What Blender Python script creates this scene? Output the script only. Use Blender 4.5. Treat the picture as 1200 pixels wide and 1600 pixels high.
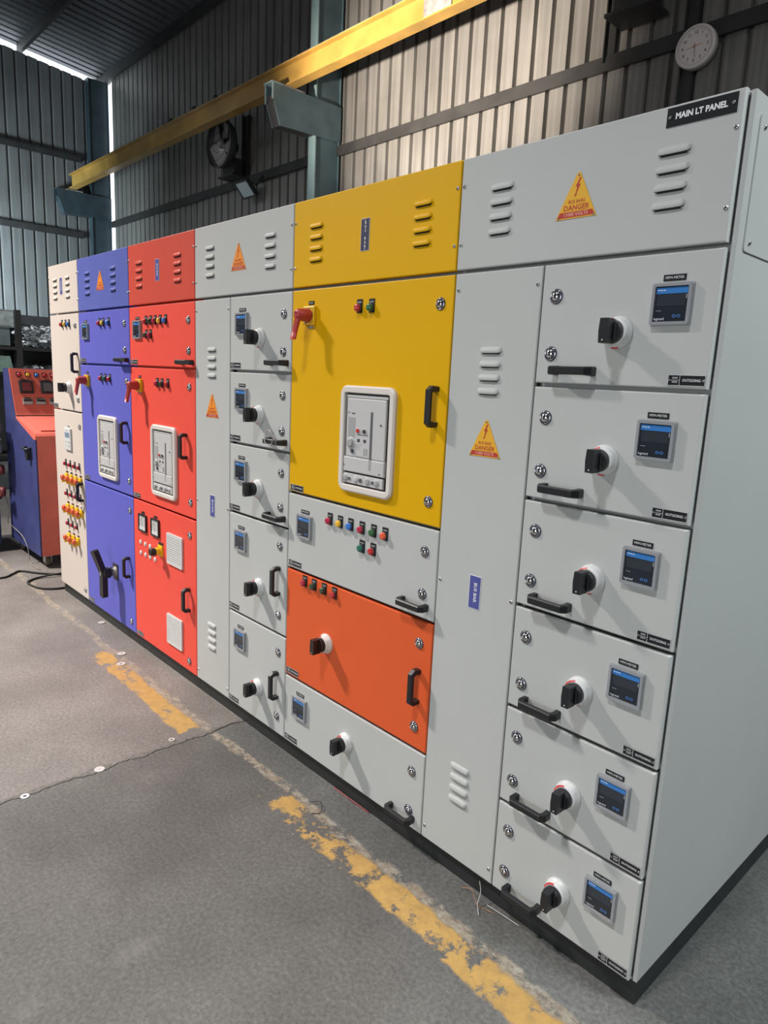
import bpy, math, random
from mathutils import Vector, Matrix
random.seed(7)
PI = math.pi

# ------------------------------------------------------------------ clear
for o in list(bpy.data.objects):
    bpy.data.objects.remove(o)
S = bpy.context.scene
COL = S.collection

# ------------------------------------------------------------------ camera
cam_d = bpy.data.cameras.new('camera')
cam = bpy.data.objects.new('camera', cam_d)
COL.objects.link(cam)
Rw = ((0.6765126265656111, 0.7349888651817218, 0.046065541961239714),
      (0.17036462511035488, -0.09534114245365038, -0.9807578503721706),
      (-0.7164541580647754, 0.6713430081668517, -0.18971558917805434))
r, d, f = (Vector(a) for a in Rw)
m = Matrix((r, -d, -f)).transposed().to_4x4()
m.translation = Vector((0.67551, -1.62702, 1.65832))
cam.matrix_world = m
cam_d.sensor_fit = 'VERTICAL'
cam_d.sensor_height = 36.0
cam_d.lens = 36.0 * 1076.71 / 1600.0
cam_d.clip_start = 0.05
cam_d.clip_end = 200
S.camera = cam

# ------------------------------------------------------------------ world
w = bpy.data.worlds.new('world')
S.world = w
w.use_nodes = True
bg = w.node_tree.nodes['Background']
bg.inputs[0].default_value = (0.86, 0.93, 1.0, 1)
bg.inputs[1].default_value = 2.2

# ------------------------------------------------------------------ lights and exposure
def area(name, loc, target, size, power, col, shape='DISK', spread=180):
    l = bpy.data.lights.new(name, 'AREA')
    l.shape = shape
    l.size = size
    l.energy = power
    l.color = col
    l.spread = math.radians(spread)
    o = bpy.data.objects.new(name, l)
    COL.objects.link(o)
    o.location = loc
    o.rotation_euler = (Vector(target) - Vector(loc)).to_track_quat('-Z', 'Y').to_euler()
    return o

area('high_bay_lamp_far', (-6.9, -3.1, 6.3), (-3.9, -1.2, 0.0), 0.55, 205, (1.0, 0.92, 0.86), spread=72)
area('rack_fill_light', (-8.2, -1.6, 5.6), (-8.6, 0.8, 2.2), 0.45, 75, (0.93, 0.97, 1.0), spread=100)  # added fill that brightens the rack and its offcuts
area('high_bay_lamp_near', (-0.4, -3.0, 6.0), (-0.4, -1.2, 0.0), 0.45, 33, (0.97, 0.98, 1.0), spread=66)
area('front_fill_light', (1.5, -8.5, 1.5), (-1.0, 0, 0.9), 3.4, 240, (0.93, 0.98, 1.0), 'SQUARE')  # added soft fill for the cabinet fronts; the front wall has no opening
area('side_fill_light', (3.4, 0.8, 5.4), (0.3, 0.7, 0.9), 1.4, 128, (0.90, 0.98, 1.0), 'SQUARE', 120)  # added cool fill for the right end and the floor beside it
area('end_wall_fill_light', (-12.3, -0.4, 2.7), (-14, 0.9, 3.0), 1.2, 300, (0.75, 0.93, 1.0), 'SQUARE', 125)  # added cool fill standing in for the pale glow on the end wall
sp = bpy.data.lights.new('flood_lamp', 'SPOT')
sp.energy = 9000
sp.color = (1.0, 0.88, 0.74)
sp.spot_size = math.radians(37)
sp.spot_blend = 1.0
sp.shadow_soft_size = 0.15
spo = bpy.data.objects.new('flood_lamp', sp)
COL.objects.link(spo)
spo.location = (-5.2, -2.4, 2.3)
spo.rotation_euler = (Vector((-4.9, 4.2, 4.95)) - Vector(spo.location)).to_track_quat('-Z', 'Y').to_euler()

S.view_settings.view_transform = 'Standard'
S.view_settings.look = 'None'
S.view_settings.exposure = 0.0
S.view_settings.gamma = 1.0
S.view_settings.use_curve_mapping = False

# ------------------------------------------------------------------ materials
MATS = {}
def nodes_of(name):
    mt = bpy.data.materials.new(name)
    mt.use_nodes = True
    nt = mt.node_tree
    return mt, nt, nt.nodes['Principled BSDF']

def mat(name, col, rough=0.5, metal=0.0, bump=0.0, bscale=300.0, var=0.0, vscale=6.0, emit=0.0, alpha=None, trans=0.0, spec=None, coat=0.0):
    mt, nt, b = nodes_of(name)
    b.inputs['Base Color'].default_value = (*col, 1)
    b.inputs['Roughness'].default_value = rough
    b.inputs['Metallic'].default_value = metal
    if spec is not None:
        b.inputs['Specular IOR Level'].default_value = spec
    if coat:
        b.inputs['Coat Weight'].default_value = coat
        b.inputs['Coat Roughness'].default_value = 0.15
    if trans:
        b.inputs['Transmission Weight'].default_value = trans
    if alpha is not None:
        b.inputs['Alpha'].default_value = alpha
    if emit:
        b.inputs['Emission Color'].default_value = (*col, 1)
        b.inputs['Emission Strength'].default_value = emit
    L = nt.links.new
    if bump or var:
        g = nt.nodes.new('ShaderNodeNewGeometry')
    if bump:
        n = nt.nodes.new('ShaderNodeTexNoise')
        n.inputs['Scale'].default_value = bscale
        n.inputs['Detail'].default_value = 2
        L(g.outputs['Position'], n.inputs['Vector'])
        bp = nt.nodes.new('ShaderNodeBump')
        bp.inputs['Strength'].default_value = bump
        bp.inputs['Distance'].default_value = 0.002
        L(n.outputs[0], bp.inputs['Height'])
        L(bp.outputs[0], b.inputs['Normal'])
    if var:
        n = nt.nodes.new('ShaderNodeTexNoise')
        n.inputs['Scale'].default_value = vscale
        n.inputs['Detail'].default_value = 5
        L(g.outputs['Position'], n.inputs['Vector'])
        cr = nt.nodes.new('ShaderNodeValToRGB')
        cr.color_ramp.elements[0].position = 0.3
        cr.color_ramp.elements[1].position = 0.7
        cr.color_ramp.elements[0].color = (*[c * (1 - var) for c in col], 1)
        cr.color_ramp.elements[1].color = (*[min(1, c * (1 + var)) for c in col], 1)
        L(n.outputs[0], cr.inputs[0])
        L(cr.outputs[0], b.inputs['Base Color'])
    MATS[name] = mt
    return mt

mat('grey_paint', (0.46, 0.475, 0.465), 0.5, spec=0.2, bump=0.10, bscale=420, var=0.02, vscale=3)
mat('cream_paint', (0.60, 0.535, 0.48), 0.5, spec=0.2, bump=0.06, bscale=420)
mat('yellow_paint', (0.68, 0.375, 0.0), 0.5, spec=0.2, bump=0.06, bscale=420)
mat('red_paint', (0.78, 0.085, 0.058), 0.5, spec=0.2, bump=0.06, bscale=420)
mat('red_hammer', (0.62, 0.075, 0.045), 0.36, bump=0.55, bscale=160)
mat('orange_paint', (0.66, 0.105, 0.03), 0.5, spec=0.2, bump=0.06, bscale=420)
mat('blue_paint', (0.115, 0.12, 0.50), 0.5, spec=0.2, bump=0.06, bscale=420)
mat('blue_hammer', (0.10, 0.125, 0.43), 0.36, bump=0.55, bscale=160)
mat('black_paint', (0.016, 0.018, 0.018), 0.5, var=0.25, vscale=8)
mat('black_plastic', (0.013, 0.014, 0.017), 0.42)
mat('brown_black_plastic', (0.02, 0.012, 0.010), 0.45)
mat('white_plastic', (0.62, 0.63, 0.63), 0.35)
mat('cream_plastic', (0.66, 0.62, 0.58), 0.40)
mat('face_grey', (0.50, 0.50, 0.50), 0.45)
mat('label_grey', (0.33, 0.34, 0.34), 0.5)
mat('dark_gap', (0.015, 0.014, 0.012), 0.6)
mat('slot_grey', (0.10, 0.10, 0.11), 0.5)
mat('print_dark', (0.05, 0.05, 0.06), 0.5)
mat('chrome', (0.72, 0.72, 0.74), 0.16, metal=1.0)
mat('steel', (0.55, 0.55, 0.56), 0.35, metal=1.0)
mat('ring_dark', (0.055, 0.06, 0.09), 0.3)
mat('screen_dark', (0.022, 0.027, 0.036), 0.18)
mat('screen_mid', (0.034, 0.042, 0.054), 0.18)
mat('meter_blue', (0.04, 0.19, 0.52), 0.3)
mat('blue_print', (0.06, 0.20, 0.55), 0.4)
mat('white_print', (0.75, 0.76, 0.78), 0.5)
mat('label_black', (0.012, 0.013, 0.016), 0.35)
mat('label_blue', (0.075, 0.085, 0.30), 0.4)
mat('label_dark_blue', (0.03, 0.03, 0.07), 0.4)
mat('danger_yellow', (0.74, 0.40, 0.03), 0.45)
mat('danger_orange', (0.80, 0.27, 0.02), 0.45)
mat('danger_red', (0.45, 0.045, 0.03), 0.45)
mat('danger_pink', (0.80, 0.45, 0.35), 0.45)
mat('clear_plastic', (0.62, 0.65, 0.70), 0.10, trans=0.55, spec=0.7)
mat('lens_red', (0.45, 0.02, 0.025), 0.22, coat=0.4)
mat('lens_magenta', (0.42, 0.012, 0.045), 0.22, coat=0.4)
mat('lens_green', (0.02, 0.12, 0.035), 0.22, coat=0.4)
mat('lens_darkgreen', (0.025, 0.05, 0.022), 0.22, coat=0.4)
mat('lens_teal', (0.01, 0.13, 0.09), 0.22, coat=0.4)
mat('lens_yellow', (0.80, 0.45, 0.03), 0.22, coat=0.4)
mat('lens_blue', (0.03, 0.17, 0.60), 0.22, coat=0.4)
mat('lens_orange', (0.72, 0.10, 0.035), 0.22, coat=0.4)
mat('switch_red', (0.42, 0.04, 0.035), 0.38)
mat('switch_yellow', (0.80, 0.47, 0.01), 0.35)
mat('red_mark', (0.55, 0.03, 0.03), 0.4)
mat('lcd_blue', (0.20, 0.27, 0.36), 0.25)
mat('teal_steel', (0.085, 0.14, 0.165), 0.5, var=0.18, vscale=5)
mat('lit_teal_steel', (0.24, 0.35, 0.37), 0.5, var=0.12, vscale=5)  # brighter copy of the teal steel, for faces painted as lit
mat('dark_steel', (0.028, 0.027, 0.027), 0.55, var=0.3, vscale=4)
mat('crane_yellow', (0.40, 0.235, 0.055), 0.33, var=0.22, vscale=3)
mat('rust_grey', (0.23, 0.21, 0.20), 0.6, var=0.4, vscale=14)
mat('machine_blue', (0.04, 0.05, 0.17), 0.5, var=0.2, vscale=5)
mat('machine_red', (0.68, 0.15, 0.11), 0.5, var=0.1, vscale=5)
mat('machine_dark', (0.02, 0.02, 0.025), 0.5)
mat('maroon', (0.16, 0.025, 0.03), 0.5)
mat('rubber', (0.015, 0.015, 0.015), 0.7)
mat('olive_rubber', (0.11, 0.09, 0.06), 0.7)
mat('board_grey', (0.36, 0.40, 0.39), 0.7, var=0.25, vscale=14)
mat('bin_grey', (0.15, 0.18, 0.19), 0.6, var=0.2, vscale=8)
mat('green_card', (0.22, 0.33, 0.27), 0.7, var=0.15, vscale=10)
mat('foil', (0.66, 0.68, 0.70), 0.4, metal=0.2)
mat('clock_face', (0.62, 0.56, 0.54), 0.5)
mat('fan_blade', (0.36, 0.34, 0.33), 0.35, metal=0.3)
mat('fan_shroud', (0.10, 0.10, 0.105), 0.45, metal=0.3)
mat('dark_backing', (0.075, 0.08, 0.085), 0.7, var=0.2, vscale=5)
mat('far_teal', (0.028, 0.045, 0.055), 0.5, var=0.2, vscale=5)
mat('lamp_glass', (0.42, 0.50, 0.52), 0.12, spec=0.7)
mat('washer_metal', (0.60, 0.58, 0.55), 0.4, metal=0.3)
mat('copper', (0.45, 0.20, 0.10), 0.4, metal=0.6)
mat('cable_red', (0.35, 0.04, 0.05), 0.5)
mat('cable_white', (0.45, 0.42, 0.40), 0.5)
mat('floor_void', (0.05, 0.047, 0.043), 0.95)

def sheet_material(name, col, metal, streak):
    mt, nt, b = nodes_of(name)
    L = nt.links.new
    N = nt.nodes.new
    g = N('ShaderNodeNewGeometry')
    mp = N('ShaderNodeMapping')
    mp.inputs['Scale'].default_value = (26, 26, 0.7)
    L(g.outputs['Position'], mp.inputs[0])
    n1 = N('ShaderNodeTexNoise')
    n1.inputs['Scale'].default_value = 1.0
    n1.inputs['Detail'].default_value = 5
    L(mp.outputs[0], n1.inputs['Vector'])
    n2 = N('ShaderNodeTexNoise')
    n2.inputs['Scale'].default_value = 1.3
    n2.inputs['Detail'].default_value = 4
    L(g.outputs['Position'], n2.inputs['Vector'])
    mx = N('ShaderNodeMath')
    mx.operation = 'ADD'
    L(n1.outputs[0], mx.inputs[0])
    L(n2.outputs[0], mx.inputs[1])
    cr = N('ShaderNodeValToRGB')
    cr.color_ramp.elements[0].position = 0.35
    cr.color_ramp.elements[1].position = 0.65
    cr.color_ramp.elements[0].color = (*[c * (1 - streak) for c in col], 1)
    cr.color_ramp.elements[1].color = (*[c * (1 + streak) for c in col], 1)
    hm = N('ShaderNodeMath')
    hm.operation = 'MULTIPLY'
    hm.inputs[1].default_value = 0.5
    L(mx.outputs[0], hm.inputs[0])
    L(hm.outputs[0], cr.inputs[0])
    L(cr.outputs[0], b.inputs['Base Color'])
    b.inputs['Metallic'].default_value = metal
    b.inputs['Roughness'].default_value = 0.48
    MATS[name] = mt

sheet_material('wall_sheet', (0.24, 0.228, 0.215), 0.45, 0.30)
sheet_material('end_sheet', (0.15, 0.15, 0.15), 0.2, 0.25)
sheet_material('roof_sheet', (0.10, 0.105, 0.115), 0.4, 0.3)

def concrete(name, c0, c1, c2):
    mt, nt, b = nodes_of(name)
    L = nt.links.new
    N = nt.nodes.new
    g = N('ShaderNodeNewGeometry')
    def noise(scale, detail=6, rough=0.6, vec=None):
        n = N('ShaderNodeTexNoise')
        n.inputs['Scale'].default_value = scale
        n.inputs['Detail'].default_value = detail
        n.inputs['Roughness'].default_value = rough
        L(vec if vec else g.outputs['Position'], n.inputs['Vector'])
        return n.outputs[0]
    def ramp(inp, stops):
        cr = N('ShaderNodeValToRGB')
        e = cr.color_ramp.elements
        while len(e) < len(stops):
            e.new(0.5)
        for k, (p, c) in enumerate(stops):
            e[k].position = p
            e[k].color = (*c, 1) if len(c) == 3 else c
        L(inp, cr.inputs[0])
        return cr.outputs[0]
    def math_(op, a, bb=None, clamp=False):
        n = N('ShaderNodeMath')
        n.operation = op
        n.use_clamp = clamp
        for k, v in enumerate((a, bb)):
            if v is None:
                continue
            if isinstance(v, (int, float)):
                n.inputs[k].default_value = v
            else:
                L(v, n.inputs[k])
        return n.outputs[0]
    def mix(fac, a, bb):
        n = N('ShaderNodeMix')
        n.data_type = 'RGBA'
        L(fac, n.inputs[0])
        for k, v in ((6, a), (7, bb)):
            if isinstance(v, tuple):
                n.inputs[k].default_value = (*v, 1)
            else:
                L(v, n.inputs[k])
        return n.outputs[2]
    def blend(val, lo, hi):
        n = N('ShaderNodeMapRange')
        n.inputs[1].default_value = lo
        n.inputs[2].default_value = hi
        L(val, n.inputs[0])
        return n.outputs[0]
    big = noise(0.9, 8, 0.62)
    base = ramp(big, [(0.38, c0), (0.5, c1), (0.62, c2)])
    fine = noise(75, 4, 0.7)
    spk = ramp(fine, [(0.32, (0.66, 0.66, 0.66)), (0.52, (1, 1, 1)), (0.70, (1.35, 1.35, 1.35))])
    mm = N('ShaderNodeMix')
    mm.data_type = 'RGBA'
    mm.blend_type = 'MULTIPLY'
    mm.inputs[0].default_value = 1.0
    L(base, mm.inputs[6])
    L(spk, mm.inputs[7])
    colr = mm.outputs[2]
    pale = blend(noise(34, 3, 0.6), 0.72, 0.76)
    colr = mix(math_('MULTIPLY', pale, 0.5), colr, (0.34, 0.33, 0.31))
    stain = blend(noise(2.6, 7, 0.65), 0.60, 0.72)
    colr = mix(math_('MULTIPLY', stain, 0.45), colr, (0.20, 0.19, 0.172))
    dark = blend(noise(1.4, 5, 0.6), 0.62, 0.78)
    colr = mix(math_('MULTIPLY', dark, 0.5), colr, (0.07, 0.067, 0.063))
    sx = N('ShaderNodeSeparateXYZ')
    L(g.outputs['Position'], sx.inputs[0])
    X, Y = sx.outputs[0], sx.outputs[1]
    edge = math_('MULTIPLY', math_('SUBTRACT', noise(9, 6, 0.7), 0.5), 0.07)
    yy = math_('ADD', Y, edge)
    wander = math_('MULTIPLY', math_('SUBTRACT', noise(1.1, 2, 0.5), 0.5), 0.10)
    yy = math_('ADD', yy, wander)
    # worn rough band along the joint
    r1 = math_('MULTIPLY', blend(yy, -0.175, -0.160), blend(yy, -0.118, -0.128))
    r1 = math_('MULTIPLY', r1, blend(noise(7, 8, 0.8), 0.44, 0.50))
    colr = mix(math_('MULTIPLY', r1, 0.75), colr, ramp(noise(28, 6, 0.75), [(0.35, (0.20, 0.125, 0.075)), (0.5, (0.27, 0.225, 0.165)), (0.65, (0.36, 0.34, 0.29))]))
    # dirt along the cross joint
    jx = math_('ABSOLUTE', math_('ADD', math_('ADD', X, 2.012), edge))
    jm = math_('MULTIPLY', blend(jx, 0.026, 0.016), blend(noise(3, 6, 0.7), 0.36, 0.46))
    colr = mix(math_('MULTIPLY', jm, 0.7), colr, ramp(noise(45, 5, 0.75), [(0.38, (0.05, 0.047, 0.043)), (0.62, (0.15, 0.14, 0.128))]))
    # painted yellow line, worn away in places
    band = math_('MULTIPLY', blend(yy, -0.278, -0.266), blend(yy, -0.160, -0.175))
    wear = noise(6.5, 8, 0.72)
    cov = N('ShaderNodeFloatCurve')
    mr = blend(X, -5.0, 1.0)
    cu = cov.mapping.curves[0]
    pts = [(0, 0.62), (0.07, 0.62), (0.11, 0.60), (0.20, 0.66), (0.285, 0.66), (0.305, 0.44), (0.48, 0.38), (0.495, 0.68), (0.585, 0.70), (0.605, 0.52), (0.66, 0.47), (0.80, 0.43), (1, 0.42)]
    while len(cu.points) < len(pts):
        cu.points.new(0.5, 0.5)
    for p, q in zip(cu.points, pts):
        p.location = q
        p.handle_type = 'VECTOR'
    cov.mapping.update()
    L(mr, cov.inputs[1])
    vis = blend(math_('SUBTRACT', wear, cov.outputs[0]), -0.01, 0.04)
    paint = math_('MULTIPLY', band, vis, True)
    pc = ramp(noise(20, 6, 0.7), [(0.3, (0.30, 0.185, 0.06)), (0.6, (0.43, 0.26, 0.075))])
    colr = mix(paint, colr, pc)
    L(colr, b.inputs['Base Color'])
    b.inputs['Roughness'].default_value = 0.62
    bp = N('ShaderNodeBump')
    bp.inputs['Strength'].default_value = 0.25
    bp.inputs['Distance'].default_value = 0.004
    hsum = math_('ADD', noise(40, 6, 0.7), math_('MULTIPLY', noise(7, 5, 0.6), 1.2))
    L(hsum, bp.inputs['Height'])
    L(bp.outputs[0], b.inputs['Normal'])
    MATS[name] = mt

concrete('concrete_warm', (0.125, 0.113, 0.104), (0.165, 0.150, 0.138), (0.21, 0.193, 0.178))
concrete('concrete_cool', (0.072, 0.070, 0.066), (0.098, 0.095, 0.089), (0.13, 0.126, 0.118))
concrete('concrete_strip', (0.078, 0.079, 0.076), (0.108, 0.109, 0.105), (0.15, 0.151, 0.145))

# ------------------------------------------------------------------ mesh builder
class MB:
    def __init__(s):
        s.v, s.f, s.m, s.sm, s.mats = [], [], [], [], []
    def mi(s, k):
        if k not in s.mats:
            s.mats.append(k)
        return s.mats.index(k)
    def add(s, vs, fs, k, smooth=False, M=None):
        o = len(s.v)
        for p in vs:
            p = Vector(p)
            s.v.append(M @ p if M else p)
        i = s.mi(k)
        for q in fs:
            s.f.append([o + a for a in q])
            s.m.append(i)
            s.sm.append(smooth)
        return s
    def box(s, x0, x1, y0, y1, z0, z1, k, M=None):
        vs = [(x0, y0, z0), (x1, y0, z0), (x1, y1, z0), (x0, y1, z0), (x0, y0, z1), (x1, y0, z1), (x1, y1, z1), (x0, y1, z1)]
        fs = [(0, 1, 5, 4), (1, 2, 6, 5), (2, 3, 7, 6), (3, 0, 4, 7), (4, 5, 6, 7), (3, 2, 1, 0)]
        return s.add(vs, fs, k, False, M)
    def slab(s, x0, x1, z0, z1, y0, y1, b, k):
        # front face at y0 (towards the viewer side, -y) with rounded front edges, back at y1
        rings = [(b, 0.0), (b * 0.35, b * 0.3), (0.0, b), (0.0, y1 - y0)]
        vs = []
        for ins, dy in rings:
            vs += [(x0 + ins, y0 + dy, z0 + ins), (x1 - ins, y0 + dy, z0 + ins), (x1 - ins, y0 + dy, z1 - ins), (x0 + ins, y0 + dy, z1 - ins)]
        fs = [(0, 1, 2, 3)]
        for q in range(3):
            for a in range(4):
                c = (a + 1) % 4
                fs.append((q * 4 + a, q * 4 + 4 + a, q * 4 + 4 + c, q * 4 + c))
        fs.append((15, 14, 13, 12))
        return s.add(vs, fs, k)
    def lathe(s, prof, k, n=20, c=(0, 0, 0), smooth=True, cap0=True, cap1=True, M=None):
        # profile of (radius, y), turned about the y axis
        vs = []
        for rr, y in prof:
            for a in range(n):
                t = 2 * PI * a / n
                vs.append((c[0] + rr * math.cos(t), c[1] + y, c[2] + rr * math.sin(t)))
        fs = []
        for q in range(len(prof) - 1):
            for a in range(n):
                b = (a + 1) % n
                fs.append((q * n + a, q * n + b, (q + 1) * n + b, (q + 1) * n + a))
        s.add(vs, fs, k, smooth, M)
        o = len(s.v) - len(vs)
        i = s.mi(k)
        if cap0:
            s.f.append([o + a for a in range(n)][::-1]); s.m.append(i); s.sm.append(False)
        if cap1:
            s.f.append([o + (len(prof) - 1) * n + a for a in range(n)]); s.m.append(i); s.sm.append(False)
        return s
    def prism(s, poly, y0, y1, k, M=None):
        n = len(poly)
        vs = [(x, y0, z) for x, z in poly] + [(x, y1, z) for x, z in poly]
        fs = [tuple(range(n)), tuple(range(2 * n - 1, n - 1, -1))]
        for a in range(n):
            b = (a + 1) % n
            fs.append((a, n + a, n + b, b))
        return s.add(vs, fs, k, False, M)
    def ring(s, outer, inner, y0, y1, k):
        n = len(outer)
        vs = [(x, y0, z) for x, z in outer] + [(x, y0, z) for x, z in inner] + [(x, y1, z) for x, z in outer] + [(x, y1, z) for x, z in inner]
        fs = []
        for a in range(n):
            b = (a + 1) % n
            fs += [(a, b, n + b, n + a), (a, 2 * n + a, 2 * n + b, b), (n + a, n + b, 3 * n + b, 3 * n + a), (2 * n + a, 3 * n + a, 3 * n + b, 2 * n + b)]
        return s.add(vs, fs, k)
    def tube(s, path, rad, k, n=8, M=None):
        P = [Vector(p) for p in path]
        vs = []
        up = Vector((0, 0, 1))
        for i, p in enumerate(P):
            t = (P[min(i + 1, len(P) - 1)] - P[max(i - 1, 0)]).normalized()
            a = t.cross(up)
            if a.length < 1e-3:
                a = t.cross(Vector((1, 0, 0)))
            a.normalize()
            b = t.cross(a)
            for q in range(n):
                th = 2 * PI * q / n
                vs.append(p + rad * (math.cos(th) * a + math.sin(th) * b))
        fs = []
        for i in range(len(P) - 1):
            for q in range(n):
                c = (q + 1) % n
                fs.append((i * n + q, i * n + c, (i + 1) * n + c, (i + 1) * n + q))
        fs.append(tuple(range(n))[::-1])
        fs.append(tuple((len(P) - 1) * n + q for q in range(n)))
        return s.add(vs, fs, k, True, M)
    def text(s, string, size, x, z, y, k, xs=1.0, bold=0.0, align='CENTER', M=None, stack=False):
        if stack:
            L = [(c, i) for i, c in enumerate(string)]
            for c, i in L:
                if c != ' ':
                    s.text(c, size, x, z - i * stack, y, k, xs, bold, align, M)
            return s
        cu = bpy.data.curves.new('txt', 'FONT')
        cu.body = string
        cu.size = size
        cu.align_x = align
        cu.align_y = 'CENTER'
        cu.offset = bold
        cu.resolution_u = 2
        o = bpy.data.objects.new('txt', cu)
        me = o.to_mesh()
        vs = [(x + p.co.x * xs, y, z + p.co.y) for p in me.vertices]
        fs = [tuple(p.vertices) for p in me.polygons]
        s.add(vs, fs, k, False, M)
        o.to_mesh_clear()
        bpy.data.objects.remove(o)
        bpy.data.curves.remove(cu)
        return s
    def mesh(s, name):
        me = bpy.data.meshes.new(name)
        me.from_pydata(s.v, [], s.f)
        for k in s.mats:
            me.materials.append(MATS[k])
        me.polygons.foreach_set('material_index', s.m)
        me.polygons.foreach_set('use_smooth', s.sm)
        me.update()
        return me

WPOS = {}
def link(o, loc, parent=None):
    COL.objects.link(o)
    loc = Vector(loc)
    WPOS[o.name] = loc
    if parent is not None:
        o.parent = parent
        o.location = loc - WPOS[parent.name]
    else:
        o.location = loc
    return o
def part(name, me, loc, parent, label=None):
    if isinstance(me, MB):
        me = me.mesh(name)
    o = bpy.data.objects.new(name, me)
    link(o, loc, parent)
    if label:
        o['label'] = label
    return o
def tag(o, label, cat, group=None):
    o['label'] = label
    o['category'] = cat
    if group:
        o['group'] = group
    return o
def thing(name, label, cat, loc, group=None):
    o = bpy.data.objects.new(name, None)
    o.empty_display_size = 0.1
    link(o, loc)
    return tag(o, label, cat, group)
def solid(name, mb, label, cat, loc=(0, 0, 0), group=None):
    o = bpy.data.objects.new(name, mb.mesh(name))
    link(o, loc)
    return tag(o, label, cat, group)
def struct(name, mb, loc=(0, 0, 0)):
    o = bpy.data.objects.new(name, mb.mesh(name))
    link(o, loc)
    o['kind'] = 'structure'
    return o
def rrect(w, h, r, n=5, cx=0, cz=0):
    pts = []
    for (sx, sz, a0) in ((1, -1, -90), (1, 1, 0), (-1, 1, 90), (-1, -1, 180)):
        for q in range(n + 1):
            a = math.radians(a0 + 90 * q / n)
            pts.append((cx + sx * (w / 2 - r) + r * math.cos(a), cz + sz * (h / 2 - r) + r * math.sin(a)))
    return pts

# ------------------------------------------------------------------ floor
WB = 4.2        # back wall
XE = -14.04      # end wall
def jag(a, b, amp, step, seed):
    rng = random.Random(seed)
    n = max(2, int((b - a) / step))
    val = [0.0]
    cur = 0.0
    for i in range(n - 1):
        cur = cur * 0.8 + rng.uniform(-amp, amp)
        val.append(cur)
    val.append(0.0)
    return [(a + (b - a) * i / n, val[i]) for i in range(n + 1)]

mb = MB()
mb.box(XE - 0.3, 9.0, -11.0, WB + 0.3, -0.12, -0.022, 'floor_void')
floor = struct('floor', mb)
JX, JY = -2.005, -0.145
v_low = [(-11.0, 0.0)] + jag(-3.0, JY, 0.007, 0.012, 3)        # (y, dx) of the cross joint, near side
v_high = jag(JY, 0.6, 0.006, 0.02, 4) + [(WB + 0.3, 0.0)]
h_left = [(XE - 0.3, 0.0)] + jag(-6.0, JX, 0.004, 0.03, 5)    # (x, dy) of the long joint
h_right = jag(JX, 1.2, 0.006, 0.018, 6) + [(9.0, 0.0)]
def slab(poly, zt, k):
    n = len(poly)
    vs = [(x, y, zt) for x, y in poly] + [(x, y, -0.03) for x, y in poly]
    fs = [tuple(range(n))]
    for a in range(n):
        b = (a + 1) % n
        fs.append((a, n + a, n + b, b))
    mb = MB()
    mb.add(vs, fs, k)
    part('concrete_slab', mb, (0, 0, 0), floor)
g1, g2, g3 = 0.0032, 0.0006, 0.0012
vl = lambda sgn, L_: [(JX + dx + sgn * g1, y) for y, dx in L_]
hl = lambda sgn, L_, g: [(x, JY + dy + sgn * g) for x, dy in L_]
def clampx(P, lim, side):
    return [(min(x, lim), y) if side < 0 else (max(x, lim), y) for x, y in P]
A = [(XE - 0.3, -11.0)] + vl(-1, v_low)[:-1] + [(JX - g1, JY - g2)] + hl(-1, h_left, g2)[::-1][1:]
slab(A, 0.0, 'concrete_warm')
Bp = [(9.0, -11.0)] + hl(-1, h_right, g3)[::-1][:-1] + [(JX + g1, JY - g3)] + vl(1, v_low)[::-1][1:]
slab(Bp, 0.0, 'concrete_cool')
Cc = hl(1, h_left, g2)[:-1] + [(JX - g1, JY + g2)] + vl(-1, v_high)[1:] + [(XE - 0.3, WB + 0.3)]
slab(Cc, -0.001, 'concrete_warm')
Dd = [(JX + g1, JY + g3)] + hl(1, h_right, g3)[1:] + [(9.0, WB + 0.3)] + vl(1, v_high)[::-1][:-1]
slab(Dd, -0.002, 'concrete_strip')

# ------------------------------------------------------------------ walls and roof
def corrugated(a, b, z0, z1, pitch, flat, depth, fn, k, ztop=None):
    mb = MB()
    us = []
    x = a
    sl = 0.012
    while x < b - 1e-6:
        us += [(x, 0.0), (x + flat, 0.0), (x + flat + sl, depth), (x + pitch - sl, depth)]
        x += pitch
    us.append((b, 0.0))
    us = [(min(u, b), dd) for u, dd in us]
    vs, fs = [], []
    for u, dd in us:
        vs.append(fn(u, dd, z0))
        vs.append(fn(u, dd, ztop(u) if ztop else z1))
    for i in range(len(us) - 1):
        fs.append((2 * i, 2 * i + 2, 2 * i + 3, 2 * i + 1))
    mb.add(vs, fs, k)
    return mb
wall_back = struct('wall_back', corrugated(-13.755, 8.0, 0.0, 7.09, 0.2, 0.150, 0.05, lambda u, dd, z: (u, WB + dd, z), 'wall_sheet'))
wall_end = struct('wall_left', corrugated(-9.0, 4.14, 0.0, 7.0, 0.2, 0.15, 0.03, lambda u, dd, z: (XE - dd, u, z), 'end_sheet', ztop=lambda u: 6.955 + 0.107 * (4.2 - u)))
mb = MB(); mb.box(XE, 8.0, -11.0, -10.9, 0, 8.7, 'end_sheet'); struct('wall_front', mb)
mb = MB(); mb.box(8.0, 8.1, -11.0, WB + 0.2, 0, 8.7, 'end_sheet'); struct('wall_right', mb)
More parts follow.
